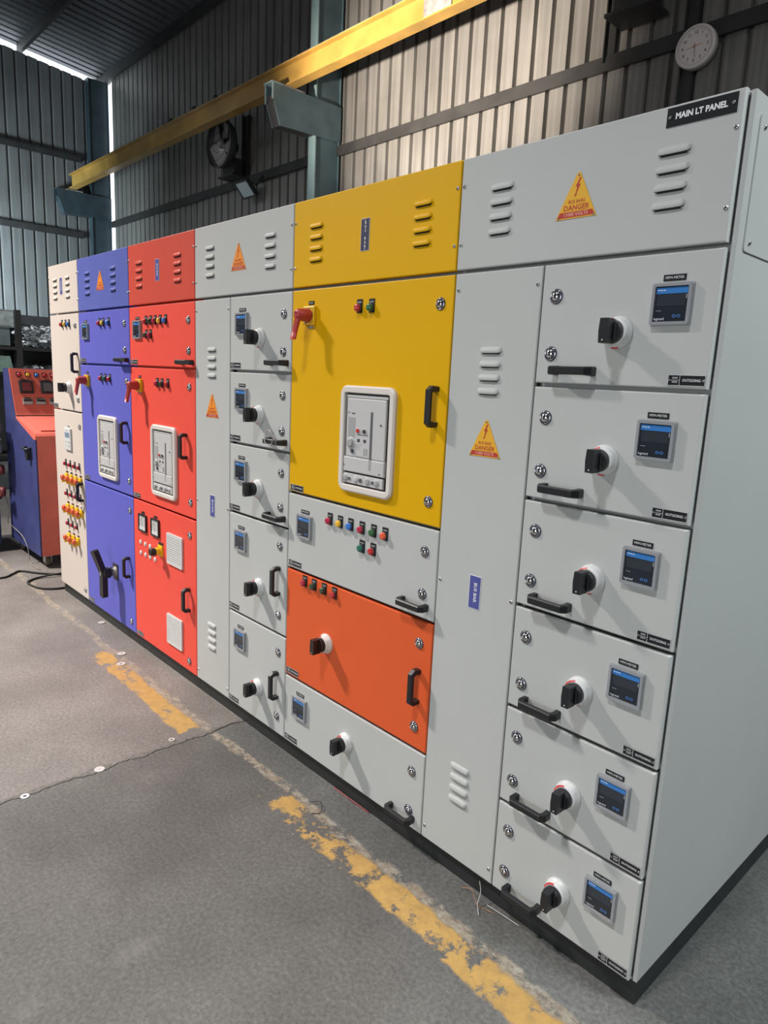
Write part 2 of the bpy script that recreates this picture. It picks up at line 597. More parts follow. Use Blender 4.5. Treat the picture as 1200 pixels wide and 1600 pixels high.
# roof: corrugations run down the slope (along y), small pitch along x
mb = MB()
vs, fs = [], []
x = XE - 0.25
us = []
while x < 8.2:
    us += [(x, 0.0), (x + 0.13, 0.0), (x + 0.15, 0.03), (x + 0.18, 0.03)]
    x += 0.2
for u, dd in us:
    vs.append((u, -11.0, 7.14 + dd + 0.107 * (4.2 + 11.0)))
    vs.append((u, 4.35, 7.14 + dd - 0.016))
for i in range(len(us) - 1):
    fs.append((2 * i, 2 * i + 2, 2 * i + 3, 2 * i + 1))
mb.add(vs, fs, 'roof_sheet')
ceiling = struct('ceiling', mb)
def rz(y):
    return 7.14 + 0.107 * (4.2 - y)
for y in (4.12, 2.7, 1.2, -0.3, -1.8, -3.3, -5.0):
    mb = MB()
    z = rz(y)
    mb.box(XE - 0.2, 8.0, -0.03, 0.03, -0.16, -0.005, 'dark_steel')
    part('purlin', mb, (0, y, z), ceiling)
for x in (-13.4, -7.28, -0.9):
    mb = MB()
    mb.prism([(-11.0, 7.14 + 0.107 * 15.2 - 0.33), (4.15, 7.145 - 0.33), (4.15, 7.145 - 0.16), (-11.0, 7.14 + 0.107 * 15.2 - 0.16)], -0.06, 0.06, 'dark_steel', Matrix(((0, 1, 0, 0), (1, 0, 0, 0), (0, 0, 1, 0), (0, 0, 0, 1))))
    if x != -13.4:
        part('rafter', mb, (x, 0, 0), ceiling)
# girts and posts on the back wall
def girt(z, x0=-13.8, x1=7.9, h=0.11, k='dark_steel'):
    mb = MB()
    mb.box(x0, x1, -0.055, 0.0, -h / 2, h / 2, k)
    mb.box(x0, x1, -0.06, -0.05, -h / 2 - 0.012, h / 2 - 0.02, k)
    part('girt', mb, (0, WB, z), wall_back)
girt(4.42)
girt(2.9)
for x, z0, z1, wd in ((-8.8, 4.42, 5.3, 0.10), (-2.93, 4.42, 7.0, 0.09), (-2.22, 3.0, 6.1, 0.09)):
    mb = MB()
    mb.box(-wd / 2, wd / 2, -0.05, 0.0, z0, z1, 'dark_steel')
    mb.box(-wd / 2, -wd / 2 + 0.012, -0.085, -0.05, z0, z1, 'dark_steel')
    part('post', mb, (x, WB - 0.001, 0), wall_back)
for z in (4.16, 5.55):
    mb = MB()
    mb.box(0.0, 0.055, -9.0, 3.66, -0.05, 0.05, 'dark_steel')
    mb.box(0.05, 0.06, -9.0, 3.66, -0.07, 0.03, 'dark_steel')
    part('girt', mb, (XE, 0, z), wall_end)

# ------------------------------------------------------------------ steel columns with brackets, crane beam
def column(xc, wd, label, pale, zb=4.91):
    t = thing('steel_column', label, 'column', (xc, 3.99, 0))
    k, k2 = ('teal_steel', 'lit_teal_steel') if pale else ('far_teal', 'far_teal')  # front faces take the brighter copy, light put into the colour
    h = wd / 2
    mb = MB(); mb.box(-h, h, 3.79, 3.805, 0, 7.0, k2)
    part('flange', mb, (xc, 0, 0), t)
    mb = MB(); mb.box(-h, h, 4.155, 4.17, 0, 7.0, k)
    part('flange', mb, (xc, 0, 0), t)
    mb = MB(); mb.box(h - 0.03, h - 0.018, 3.805, 4.155, 0, 7.0, k)
    part('web', mb, (xc, 0, 0), t)
    # bracket: tapered box of two plates with flanges
    prof = [(3.18, zb), (4.17, zb), (4.17, zb - 0.40), (3.75, zb - 0.41), (3.27, zb - 0.43), (3.19, zb - 0.20)]
    sw = Matrix(((0, 1, 0, 0), (1, 0, 0, 0), (0, 0, 1, 0), (0, 0, 0, 1)))
    bh = h + 0.012
    mb = MB()
    mb.prism(prof, bh - 0.012, bh, k, sw)
    part('bracket_plate', mb, (xc, 0, 0), t)
    mb = MB()
    mb.prism(prof, -bh, -bh + 0.012, k, sw)
    part('bracket_plate', mb, (xc, 0, 0), t)
    mb = MB()
    q = [(3.75, zb - 0.41), (3.27, zb - 0.43), (3.19, zb - 0.20), (3.18, zb - 0.12), (3.195, zb - 0.12), (3.205, zb - 0.20), (3.28, zb - 0.415), (3.75, zb - 0.395)]
    mb.prism(q, -bh + 0.012, bh - 0.012, 'dark_steel' if pale else k, sw)
    mb.box(-bh, -bh + 0.016, 3.165, 3.18, zb - 0.2, zb, k2)
    mb.box(bh - 0.016, bh, 3.165, 3.18, zb - 0.17, zb, k2)
    part('bracket_flange', mb, (xc, 0, 0), t)
    mb = MB()
    mb.box(-bh - 0.01, bh + 0.01, 3.15, 3.30, 0.0, 0.012, k2)
    mb.box(-bh, bh, 3.30, 3.62, 0.0, 0.02, 'rust_grey')
    part('bearing_plate', mb, (xc, 0, zb), t)
    mb = MB(); mb.box(-h - 0.08, h + 0.08, 3.70, 4.18, 0, 0.03, k)
    part('base_plate', mb, (xc, 0, 0), t)
    return t
column(-6.70, 0.14, 'teal steel column with a crane bracket, behind the yellow switchboard section', True)
t2 = column(-13.94, 0.17, 'dark blue-grey steel column with crane bracket in the far corner', False)

bt = thing('crane_beam', 'long yellow steel crane runway beam running along the corrugated back wall', 'beam', (-6.0, 3.42, 4.93))
mb = MB(); mb.box(-13.8, 7.5, 3.41, 3.425, 4.945, 5.165, 'crane_yellow'); part('web', mb, (0, 0, 0), bt)
mb = MB(); mb.box(-13.8, 7.5, 3.35, 3.485, 4.931, 4.945, 'crane_yellow'); part('flange', mb, (0, 0, 0), bt)
mb = MB(); mb.box(-13.8, 7.5, 3.35, 3.485, 5.165, 5.18, 'crane_yellow'); part('flange', mb, (0, 0, 0), bt)
mb = MB(); mb.box(-13.8, 7.5, 3.395, 3.44, 5.18, 5.215, 'rust_grey'); part('rail', mb, (0, 0, 0), bt)
mb = MB(); mb.box(-4.47, -4.12, 3.398, 3.41, 4.95, 5.16, 'rust_grey'); part('splice_plate', mb, (0, 0, 0), bt, 'worn grey plate on the beam web')
for x in (-9.6, -8.9, -8.3):
    mb = MB(); mb.box(-0.03, 0.03, 3.36, 3.39, 5.18, 5.23, 'dark_steel'); part('rail_clip', mb, (x, 0, 0), bt)

# ------------------------------------------------------------------ wall fans, flood light, clock
def wall_fan(loc, label, rad=0.33):
    x, y, z = loc
    t = thing('wall_fan', label, 'fan', (x, WB - 0.06, z), 'industrial wall fans')
    mb = MB()
    mb.lathe([(rad * 0.97, 0.0), (rad, -0.012), (rad * 1.02, 0.0), (rad * 1.0, 0.03), (rad * 0.9, 0.12), (rad * 0.8, 0.15), (rad * 0.79, 0.14), (rad * 0.88, 0.11), (rad * 0.96, 0.02)], 'fan_shroud', 36, cap0=False, cap1=False)
    part('shroud', mb, loc, t)
    for q in range(5):
        mb = MB()
        vs, fs = [], []
        n = 6
        for i in range(n + 1):
            rr = 0.06 + (rad * 0.92 - 0.06) * i / n
            wdt = 0.34 + 0.16 * math.sin(PI * min(1, i / n * 0.85))
            for sgn in (-1, 1):
                a = sgn * wdt + 0.25 * i / n
                vs.append((rr * math.cos(a), 0.05 + sgn * 0.022, rr * math.sin(a)))
        for i in range(n):
            fs.append((2 * i, 2 * i + 1, 2 * i + 3, 2 * i + 2))
        mb.add(vs, fs, 'fan_blade', True, Matrix.Rotation(q * 2 * PI / 5 + 0.4, 4, 'Y'))
        part('blade', mb, loc, t)
    mb = MB()
    mb.lathe([(0.005, -0.012), (0.05, -0.005), (0.062, 0.015), (0.066, 0.05)], 'rust_grey', 20, cap1=False)
    part('hub', mb, loc, t)
    mb = MB()
    mb.lathe([(0.06, 0.08), (0.085, 0.10), (0.09, 0.16), (0.09, 0.26), (0.07, 0.285)], 'dark_steel', 20)
    for q in range(10):
        a = q * 2 * PI / 10
        mb.box(0.088, 0.098, 0.12, 0.25, -0.004, 0.004, 'dark_steel', Matrix.Rotation(a, 4, 'Y'))
    part('motor', mb, loc, t)
    for sx in (-1, 1):
        mb = MB()
        mb.tube([(sx * rad * 0.5, 0.14, -rad * 0.7), (sx * 0.12, 0.26, -rad * 1.2), (sx * 0.12, WB - y - 0.07, -rad * 1.25)], 0.018, 'dark_steel', 6)
        part('bracket_arm', mb, loc, t)
    mb = MB()
    mb.box(-0.2, 0.2, 0.10, WB - y - 0.065, -rad * 1.3, -rad * 1.22, 'dark_steel')
    mb.box(-0.16, 0.16, 0.16, 0.30, -rad * 1.22, -rad * 0.55, 'dark_steel')
    part('mounting_shelf', mb, loc, t)
    mb = MB()
    for rr in (0.4, 0.7, 0.97):
        mb.tube([(rad * rr * math.cos(a * PI / 12), -0.02, rad * rr * math.sin(a * PI / 12)) for a in range(25)], 0.003, 'dark_steel', 4)
    part('guard', mb, loc, t)
    return t
wall_fan((-8.93, 3.78, 4.87), 'dark round industrial fan mounted under the crane beam, above the flood light')
wall_fan((-2.62, 3.74, 5.05), 'dark industrial fan cut off by the top edge, left of the wall clock')

t = thing('flood_light', 'small rectangular flood light tilted down below the wall fan', 'lamp', (-8.45, WB - 0.06, 4.25))
Mf = Matrix.Translation((-8.50, WB - 0.24, 4.22)) @ Matrix.Rotation(math.radians(42), 4, 'X')
mb = MB()
mb.box(-0.17, 0.17, 0.0, 0.05, -0.13, 0.13, 'dark_steel', Mf)
for q in range(6):
    mb.box(-0.13 + q * 0.05, -0.12 + q * 0.05, 0.05, 0.075, -0.11, 0.11, 'dark_steel', Mf)
part('housing', mb, (0, 0, 0), t)
mb = MB()
mb.ring([(-0.17, -0.13), (0.17, -0.13), (0.17, 0.13), (-0.17, 0.13)], [(-0.145, -0.105), (0.145, -0.105), (0.145, 0.105), (-0.145, 0.105)], -0.012, 0.0, 'dark_steel')
mb.v = [Mf @ p for p in mb.v]
part('rim', mb, (0, 0, 0), t)
mb = MB()
mb.box(-0.145, 0.145, -0.004, 0.0, -0.105, 0.105, 'lamp_glass', Mf)
part('glass', mb, (0, 0, 0), t)
mb = MB()
mb.tube([(-8.68, WB - 0.22, 4.24), (-8.68, WB - 0.1, 4.36), (-8.68, WB - 0.06, 4.40)], 0.012, 'dark_steel', 6)
part('yoke', mb, (0, 0, 0), t)
mb = MB()
mb.tube([(-8.32, WB - 0.22, 4.24), (-8.32, WB - 0.1, 4.36), (-8.32, WB - 0.06, 4.40)], 0.012, 'dark_steel', 6)
part('yoke', mb, (0, 0, 0), t)

CK = (-2.14, WB - 0.10, 4.30)
t = thing('wall_clock', 'round white wall clock hanging on the corrugated wall', 'clock', CK)
mb = MB()
mb.lathe([(0.138, -0.025), (0.150, -0.028), (0.156, -0.015), (0.156, 0.04)], 'clock_face', 40, cap0=False)
part('rim', mb, CK, t)
mb = MB()
mb.lathe([(0.139, -0.018), (0.139, -0.012)], 'clock_face', 40)
for q in range(60):
    a = q * PI / 30
    ln = 0.012 if q % 5 else 0.018
    Mq = Matrix.Rotation(a, 4, 'Y')
    mb.box(-0.001, 0.001, -0.0185, -0.0181, 0.132 - ln, 0.132, 'print_dark', Mq)
for hh in range(1, 13):
    a = hh * PI / 6
    mb.text(str(hh), 0.032, 0.098 * math.sin(a), 0.098 * math.cos(a), -0.0186, 'print_dark', bold=0.0006)
part('dial', mb, CK, t)
def hand(ang, ln, wd, k, y):
    mb = MB()
    mb.prism([(-wd, -0.02), (wd, -0.02), (wd * 0.4, ln), (-wd * 0.4, ln)], y, y + 0.0015, k, Matrix.Rotation(math.radians(ang), 4, 'Y'))
    return mb
part('hour_hand', hand(80, 0.06, 0.003, 'lens_orange', -0.0215), CK, t)
part('minute_hand', hand(174, 0.085, 0.0022, 'print_dark', -0.0235), CK, t)
part('second_hand', hand(262, 0.09, 0.001, 'lens_orange', -0.0255), CK, t)

# ------------------------------------------------------------------ switchboard fittings (shared meshes)
CACHE = {}
def cached(key, fn):
    if key not in CACHE:
        CACHE[key] = fn().mesh(key if isinstance(key, str) else key[0])
    return CACHE[key]

def m_louver(k):
    mb = MB()
    W_, H_, D_ = 0.080, 0.0185, 0.0085
    N = 14
    prof = [(0.5, 0.0), (0.42, 0.42), (0.2, 0.78), (-0.1, 0.97), (-0.38, 1.0), (-0.48, 0.86), (-0.5, -0.02)]
    vs, fs = [], []
    for i in range(N + 1):
        u = -1 + 2 * i / N
        uu = math.copysign(abs(u) ** 0.7, u)
        e = max(0.0, 1 - abs(uu) ** 7) ** 0.5
        for pz, pd in prof:
            vs.append((uu * W_ / 2, -D_ * pd * e, pz * H_ * (0.35 + 0.65 * e)))
    n = len(prof)
    for i in range(N):
        for a in range(n - 1):
            fs.append((i * n + a, (i + 1) * n + a, (i + 1) * n + a + 1, i * n + a + 1))
    mb.add(vs, [q for i, q in enumerate(fs) if i % (n - 1) != n - 2], k, True)
    mb.add(vs, [q for i, q in enumerate(fs) if i % (n - 1) == n - 2], 'dark_gap')  # lip underside coloured dark for the shade in the opening
    mb.box(-W_ / 2 + 0.008, W_ / 2 - 0.008, -0.0006, 0.0002, -H_ / 2 - 0.003, -H_ / 2, 'dark_gap')  # dark strip painted as the shade below the lip
    return mb
def m_screw():
    mb = MB()
    mb.lathe([(0.003, -0.003), (0.0048, -0.0025), (0.0058, -0.0005), (0.0058, 0.0005)], 'steel', 12)
    mb.box(-0.0038, 0.0038, -0.0033, -0.0029, -0.0007, 0.0007, 'dark_gap')
    mb.box(-0.0007, 0.0007, -0.0033, -0.0029, -0.0038, 0.0038, 'dark_gap')
    return mb
def m_lock():
    mb = MB()
    mb.lathe([(0.0178, -0.003), (0.0195, -0.0018), (0.0198, 0.0)], 'ring_dark', 28, cap1=False)
    mb.lathe([(0.0172, -0.0030), (0.0164, -0.0048), (0.0150, -0.0040)], 'chrome', 28, cap0=False, cap1=False)
    mb.lathe([(0.0005, -0.0105), (0.005, -0.0100), (0.009, -0.0085), (0.0115, -0.006), (0.0125, -0.003)], 'chrome', 24, cap1=False)
    mb.box(-0.0009, 0.0009, -0.0112, -0.0104, -0.0055, 0.0055, 'dark_gap')
    return mb
def m_handle(vert, k='black_plastic'):
    mb = MB()
    Lh = 0.075
    path = [(-Lh + 0.011, 0.0), (-Lh + 0.009, -0.026), (-Lh + 0.022, -0.043), (Lh - 0.022, -0.043), (Lh - 0.009, -0.026), (Lh - 0.011, 0.0)]
    inner = [(-Lh + 0.027, 0.0), (-Lh + 0.026, -0.021), (-Lh + 0.031, -0.029), (Lh - 0.031, -0.029), (Lh - 0.026, -0.021), (Lh - 0.027, 0.0)]
    hw = [0.0125, 0.0115, 0.0105, 0.0105, 0.0115, 0.0125]
    vs, fs = [], []
    for (a, b), (c, e), h in zip(path, inner, hw):
        ch = 0.003
        dx, dy = c - a, e - b
        ln = math.hypot(dx, dy)
        ox, oy = dx / ln * ch, dy / ln * ch
        vs += [(a + ox, b + oy, -h), (a, b, -h + ch), (a, b, h - ch), (a + ox, b + oy, h), (c, e, h), (c, e, -h)]
    for i in range(5):
        for q in range(6):
            p = (q + 1) % 6
            fs.append((i * 6 + q, i * 6 + p, (i + 1) * 6 + p, (i + 1) * 6 + q))
    fs.append((0, 1, 2, 3, 4, 5)); fs.append((35, 34, 33, 32, 31, 30))
    M = Matrix.Rotation(PI / 2, 4, 'Y') if vert else None
    mb.add(vs, fs, k, False, M)
    return mb
def m_switch_base(k='white_plastic'):
    mb = MB()
    mb.lathe([(0.0405, 0.0), (0.0405, -0.006), (0.039, -0.009), (0.036, -0.011), (0.034, -0.024), (0.031, -0.027)], k, 36, cap0=False)
    vs, fs = [], []
    n = 8
    for i in range(n + 1):
        a = math.radians(95 + 75 * i / n)
        for rr in (0.0310, 0.0352):
            vs.append((rr * math.cos(a), -0.0272 if rr < 0.032 else -0.0243, rr * math.sin(a)))
    for i in range(n):
        fs.append((2 * i, 2 * i + 2, 2 * i + 3, 2 * i + 1))
    mb.add(vs, fs, 'red_mark')
    mb.box(-0.009, 0.009, -0.0115, -0.0100, -0.0395, -0.0362, 'red_mark')
    return mb
def m_switch_knob(k='black_plastic'):
    mb = MB()
    mb.lathe([(0.0285, -0.027), (0.0285, -0.040), (0.0265, -0.043)], k, 28)
    # grip bar across the dial, upright
    poly = [(-0.0105, -0.029), (0.0105, -0.029), (0.0125, 0.0), (0.0105, 0.030), (-0.0105, 0.030), (-0.0125, 0.0)]
    mb.prism(poly, -0.074, -0.040, k)
    for sx in (-1, 1):
        mb.box(sx * 0.0175 - 0.002, sx * 0.0175 + 0.002, -0.050, -0.042, -0.019, 0.019, k)
    mb.lathe([(0.0018, -0.0745), (0.0018, -0.0738)], 'white_print', 8, c=(0, 0, -0.022))
    return mb
def m_meter():
    mb = MB()
    h = 0.047
    outer = rrect(2 * h, 2 * h, 0.004, 3)
    inner = rrect(2 * h - 0.014, 2 * h - 0.014, 0.002, 3)
    mb.ring(outer, inner, -0.0125, 0.0, 'clear_plastic')
    mb.ring(rrect(2 * h + 0.004, 2 * h + 0.004, 0.004, 3), rrect(2 * h - 0.002, 2 * h - 0.002, 0.003, 3), -0.004, 0.0, 'label_grey')
    return mb
def m_meter_face():
    mb = MB()
    h = 0.0395
    mb.box(-h, h, -0.0085, -0.001, -h, h, 'screen_dark')
    mb.box(-h + 0.002, h - 0.002, -0.0089, -0.0085, h - 0.016, h - 0.002, 'meter_blue')
    mb.box(-h + 0.004, h - 0.006, -0.0088, -0.0085, -0.004, h - 0.018, 'screen_mid')
    for q, wdt in enumerate((0.007, 0.004, 0.006)):
        mb.box(-h + 0.005 + q * 0.007, -h + 0.010 + q * 0.007, -0.0091, -0.0089, h - 0.009, h - 0.007, 'white_print')
    mb.text('legrand', 0.0085, -h + 0.014, -h + 0.006, -0.0087, 'white_print')
    for q in range(2):
        mb.ring([(0.0105 + q * 0.011 + 0.0045 * math.cos(a * PI / 6), -0.0275 + 0.0035 * math.sin(a * PI / 6)) for a in range(12)],
                [(0.0105 + q * 0.011 + 0.003 * math.cos(a * PI / 6), -0.0275 + 0.002 * math.sin(a * PI / 6)) for a in range(12)], -0.0090, -0.0085, 'blue_print')
    mb.box(-h + 0.005, -h + 0.018, -0.0088, -0.0085, -0.0155, -0.0145, 'label_grey')
    for q in range(3):
        mb.box(h - 0.005, h - 0.003, -0.0088, -0.0085, 0.012 + q * 0.0035, 0.0135 + q * 0.0035, 'white_print')
    return mb
def m_meter_label():
    mb = MB()
    mb.box(-0.027, 0.027, -0.0016, 0.0, -0.0072, 0.0072, 'label_black')
    mb.text('MFM-METER', 0.0085, 0, 0, -0.0018, 'white_print')
    return mb
def m_nameplate():
    mb = MB()
    mb.box(-0.044, 0.044, -0.0016, 0.0, -0.0125, 0.0125, 'label_black')
    yy = -0.0018
    for x0, x1, z0, z1 in ((-0.044, 0.044, -0.0125, -0.0116), (-0.044, 0.044, 0.0116, 0.0125), (-0.044, -0.0432, -0.0125, 0.0125), (0.0432, 0.044, -0.0125, 0.0125), (-0.0165, -0.0157, -0.0116, 0.0116), (-0.042, -0.0165, -0.0004, 0.0004)):
        mb.box(x0, x1, yy, -0.0016, z0, z1, 'white_print')
    mb.text('OUTGOING', 0.0088, 0.012, 0, yy, 'white_print', xs=0.9, bold=0.0001)
    for q in range(2):
        mb.box(-0.034, -0.021, yy, -0.0016, 0.0035 - q * 0.0095, 0.0075 - q * 0.0095, 'label_grey')
    mb.lathe([(0.0028, -0.0032), (0.0032, -0.0016)], 'steel', 8, c=(0.0395, 0, 0))
    mb.lathe([(0.0028, -0.0032), (0.0032, -0.0016)], 'steel', 8, c=(-0.0395, 0, 0))
    return mb
def m_lamp(k):
    mb = MB()
    mb.box(-0.0145, 0.0145, -0.0022, 0.0, -0.017, 0.030, 'black_plastic')
    mb.box(-0.010, 0.010, -0.0026, -0.0022, 0.018, 0.0215, 'label_grey')
    mb.lathe([(0.0155, -0.002), (0.0155, -0.008), (0.0140, -0.0095)], 'black_plastic', 20, cap0=False)
    mb.lathe([(0.0132, -0.009), (0.0132, -0.0155), (0.0118, -0.0180), (0.006, -0.0192)], k, 20, cap0=False)
    return mb
def m_danger(k='danger_yellow'):
    mb = MB()
    H_ = 0.108
    hb = 0.060
    mb.prism([(-hb, -H_ / 2), (hb, -H_ / 2), (0.004, H_ / 2 + 0.002), (-0.004, H_ / 2 + 0.002)], -0.0015, 0.0, k)
    yy = -0.0018
    def bar(z0, z1, kk, y=yy):
        def hw(z):
            return max(0.003, hb * (1 - (z + H_ / 2) / H_)) - 0.003
        mb.add([(-hw(z0), y, z0), (hw(z0), y, z0), (hw(z1), y, z1), (-hw(z1), y, z1)], [(0, 1, 2, 3)], kk)
    bar(-H_ / 2 + 0.003, -H_ / 2 + 0.0165, 'danger_red')
    mb.text('11000 VOLTS', 0.0125, 0, -H_ / 2 + 0.0095, -0.0021, 'danger_pink', bold=0.0001)
    mb.text('DANGER', 0.0185, 0, -H_ / 2 + 0.0255, yy, 'danger_red', bold=0.0004)
    mb.text('BUS BARS', 0.0115, 0, -H_ / 2 + 0.0405, yy, 'danger_red', bold=0.0002)
    zc = 0.018
    bolt = [(0.004, 0.026), (-0.0075, 0.004), (-0.0015, 0.005), (-0.006, -0.014), (-0.0085, -0.0125), (-0.006, -0.021), (-0.0005, -0.013), (-0.0035, -0.0135), (0.0075, 0.0105), (0.001, 0.0095), (0.0085, 0.024)]
    mb.add([(x, yy, z + zc) for x, z in bolt], [tuple(range(len(bolt)))], 'danger_red')
    for x, z in ((0, H_ / 2 - 0.004), (-hb + 0.008, -H_ / 2 + 0.004), (hb - 0.008, -H_ / 2 + 0.004)):
        mb.lathe([(0.0022, -0.0035), (0.0032, -0.0015)], 'steel', 8, c=(x, 0, z))
    return mb
def m_busbar(k='label_blue'):
    mb = MB()
    mb.box(-0.0225, 0.0225, -0.0015, 0.0, -0.053, 0.053, 'white_print')
    mb.box(-0.0213, 0.0213, -0.0017, -0.0014, -0.0518, 0.0518, k)
    M = Matrix.Translation((0.002, 0, 0)) @ Matrix.Rotation(PI / 2, 4, 'Y')
    mb.text('BUS BAR', 0.0165, 0, 0, -0.0020, 'white_print', xs=1.0, bold=0.0003, M=M)
    return mb
def m_busbar_up(k='label_dark_blue'):
    mb = MB()
    mb.box(-0.0225, 0.0225, -0.0015, 0.0, -0.053, 0.053, 'white_print')
    mb.box(-0.0213, 0.0213, -0.0017, -0.0014, -0.0518, 0.0518, k)
    mb.text('BUS BAR', 0.0135, 0.001, 0.0385, -0.0020, 'white_print', bold=0.0002, stack=0.0128)
    for z in (-0.047, 0.047):
        mb.lathe([(0.002, -0.003), (0.0028, -0.0015)], 'steel', 8, c=(0, 0, z))
    return mb
def m_rot_plate():
    mb = MB()
    mb.slab(-0.034, 0.034, -0.034, 0.034, -0.014, 0.0, 0.003, 'switch_yellow')
    mb.ring(rrect(0.054, 0.054, 0.003, 2), rrect(0.051, 0.051, 0.003, 2), -0.0146, -0.0138, 'print_dark')
    mb.box(-0.017, 0.017, -0.002, 0.0, 0.040, 0.054, 'label_black')
    mb.box(-0.012, 0.012, -0.0024, -0.002, 0.0455, 0.0485, 'label_grey')
    mb.box(-0.016, 0.016, -0.0020, 0.0, -0.047, -0.038, 'label_grey')
    mb.lathe([(0.004, -0.018), (0.005, -0.014)], 'steel', 10, c=(-0.02, 0, -0.024))
    return mb
def m_rot_handle():
    mb = MB()
    mb.lathe([(0.025, -0.014), (0.024, -0.040), (0.021, -0.062), (0.017, -0.070), (0.010, -0.073)], 'switch_red', 24, cap0=False)
    # pistol grip hanging down and outwards
    P = [(0.0, -0.058, 0.012), (-0.003, -0.062, -0.02), (-0.008, -0.068, -0.055), (-0.012, -0.075, -0.092)]
    vs, fs = [], []
    wd = [0.015, 0.0135, 0.0125, 0.0135]
    th = [0.013, 0.0105, 0.0095, 0.0105]
    for (x, y, z), a, b in zip(P, wd, th):
        for q in range(8):
            t_ = 2 * PI * (q + 0.5) / 8
            vs.append((x + a * 1.08 * math.cos(t_), y + b * 1.08 * math.sin(t_), z))
    for i in range(3):
        for q in range(8):
            p = (q + 1) % 8
            fs.append((i * 8 + q, i * 8 + p, (i + 1) * 8 + p, (i + 1) * 8 + q))
    fs.append(tuple(range(8))); fs.append(tuple(24 + q for q in range(8))[::-1])
    mb.add(vs, fs, 'switch_red', True)
    mb.lathe([(0.003, -0.0755), (0.003, -0.0725)], 'print_dark', 8, c=(0, 0, 0.006))
    return mb
BW, BH = 0.290, 0.385
def m_bezel():
    mb = MB()
    n = 6
    o = rrect(BW, BH, 0.034, n)
    i1 = rrect(BW - 0.012, BH - 0.012, 0.030, n)
    i2 = rrect(BW - 0.046, BH - 0.046, 0.010, n)
    i3 = rrect(BW - 0.052, BH - 0.052, 0.006, n)
    L_ = [(o, 0.0), (o, -0.010), (i1, -0.016), (i2, -0.016), (i3, -0.012), (i3, 0.0)]
    vs, fs = [], []
    N = len(o)
    for P_, y in L_:
        vs += [(x, y, z) for x, z in P_]
    for q in range(len(L_) - 1):
        for a in range(N):
            b = (a + 1) % N
            fs.append((q * N + a, q * N + b, (q + 1) * N + b, (q + 1) * N + a))
    mb.add(vs, fs, 'cream_plastic')
    return mb
def m_breaker():
    mb = MB()
    w2, h2 = (BW - 0.052) / 2, (BH - 0.052) / 2
    mb.box(-w2, w2, -0.0015, 0.0, -h2, h2, 'dark_gap')  # dark plate paints the recess shade around the breaker face
    fw0, fw1 = -w2 + 0.010, w2 - 0.020
    mb.slab(fw0, fw1, -0.062, h2 - 0.018, -0.0095, -0.001, 0.003, 'face_grey')
    mb.box(fw0 - 0.004, fw1 + 0.006, -0.0085, -0.001, h2 - 0.016, h2 - 0.006, 'face_grey')
    mb.slab(fw0 - 0.008, fw1 + 0.003, -0.118, -0.063, -0.0125, -0.001, 0.004, 'face_grey')
    mb.slab(fw0 - 0.008, fw1 - 0.002, -0.160, -0.124, -0.0105, -0.001, 0.002, 'face_grey')
    m_breaker_label(mb)
    return mb
def m_breaker_slot():
    mb = MB()
    mb.box(0.022, 0.034, -0.0102, -0.0090, -0.063, 0.104, 'slot_grey')
    mb.box(0.023, 0.035, -0.0132, -0.0120, -0.100, -0.062, 'label_grey')
    return mb
def m_breaker_label(mb):
    mb.box(-0.098, -0.060, -0.0101, -0.0094, 0.008, 0.080, 'label_grey')
    mb.box(-0.100, -0.093, -0.0101, -0.0094, 0.094, 0.098, 'print_dark')
    mb.box(-0.080, -0.062, -0.0101, -0.0094, 0.092, 0.096, 'print_dark')
    mb.box(-0.050, 0.012, -0.0101, -0.0094, 0.019, 0.021, 'print_dark')
    for x in (-0.046, -0.012):
        mb.box(x, x + 0.014, -0.0103, -0.0094, -0.006, 0.005, 'print_dark')
    for q, z in enumerate((-0.016, -0.022, -0.027, -0.033)):
        mb.box(-0.052, -0.052 + (0.03, 0.024, 0.018, 0.022)[q], -0.0101, -0.0094, z, z + 0.0015, 'label_grey')
    mb.box(-0.052, 0.014, -0.0101, -0.0094, -0.058, -0.056, 'label_grey')
    for q in range(5):
        mb.box(-0.010 + q * 0.005, -0.008 + q * 0.005, -0.0101, -0.0094, -0.052, -0.026, 'label_grey')
    for x, z in ((0.078, 0.062), (0.082, -0.108), (-0.112, -0.095)):
        mb.lathe([(0.003, -0.0135), (0.003, -0.0080)], 'print_dark', 8, c=(x, 0, z))
    return mb
def m_button(k, rr, pr=0.006):
    mb = MB()
    mb.lathe([(rr * 1.35, -0.0), (rr * 1.35, -0.0018), (rr * 1.1, -0.002)], 'face_grey', 18, cap0=False)
    mb.lathe([(rr, -0.0015), (rr, -pr), (rr * 0.7, -pr - 0.001)], k, 18, cap0=False)
    return mb
def m_vent():
    mb = MB()
    mb.ring(rrect(0.176, 0.170, 0.006, 3), rrect(0.158, 0.150, 0.003, 3), -0.009, 0.0, 'white_plastic')
    mb.box(-0.080, 0.080, -0.0060, -0.0005, -0.077, 0.077, 'slot_grey')
    for q in range(12):
        z = 0.0690 - q * 0.01255
        mb.box(-0.080, 0.080, -0.0085, -0.0060, z - 0.0044, z + 0.0044, 'white_plastic')
    return mb
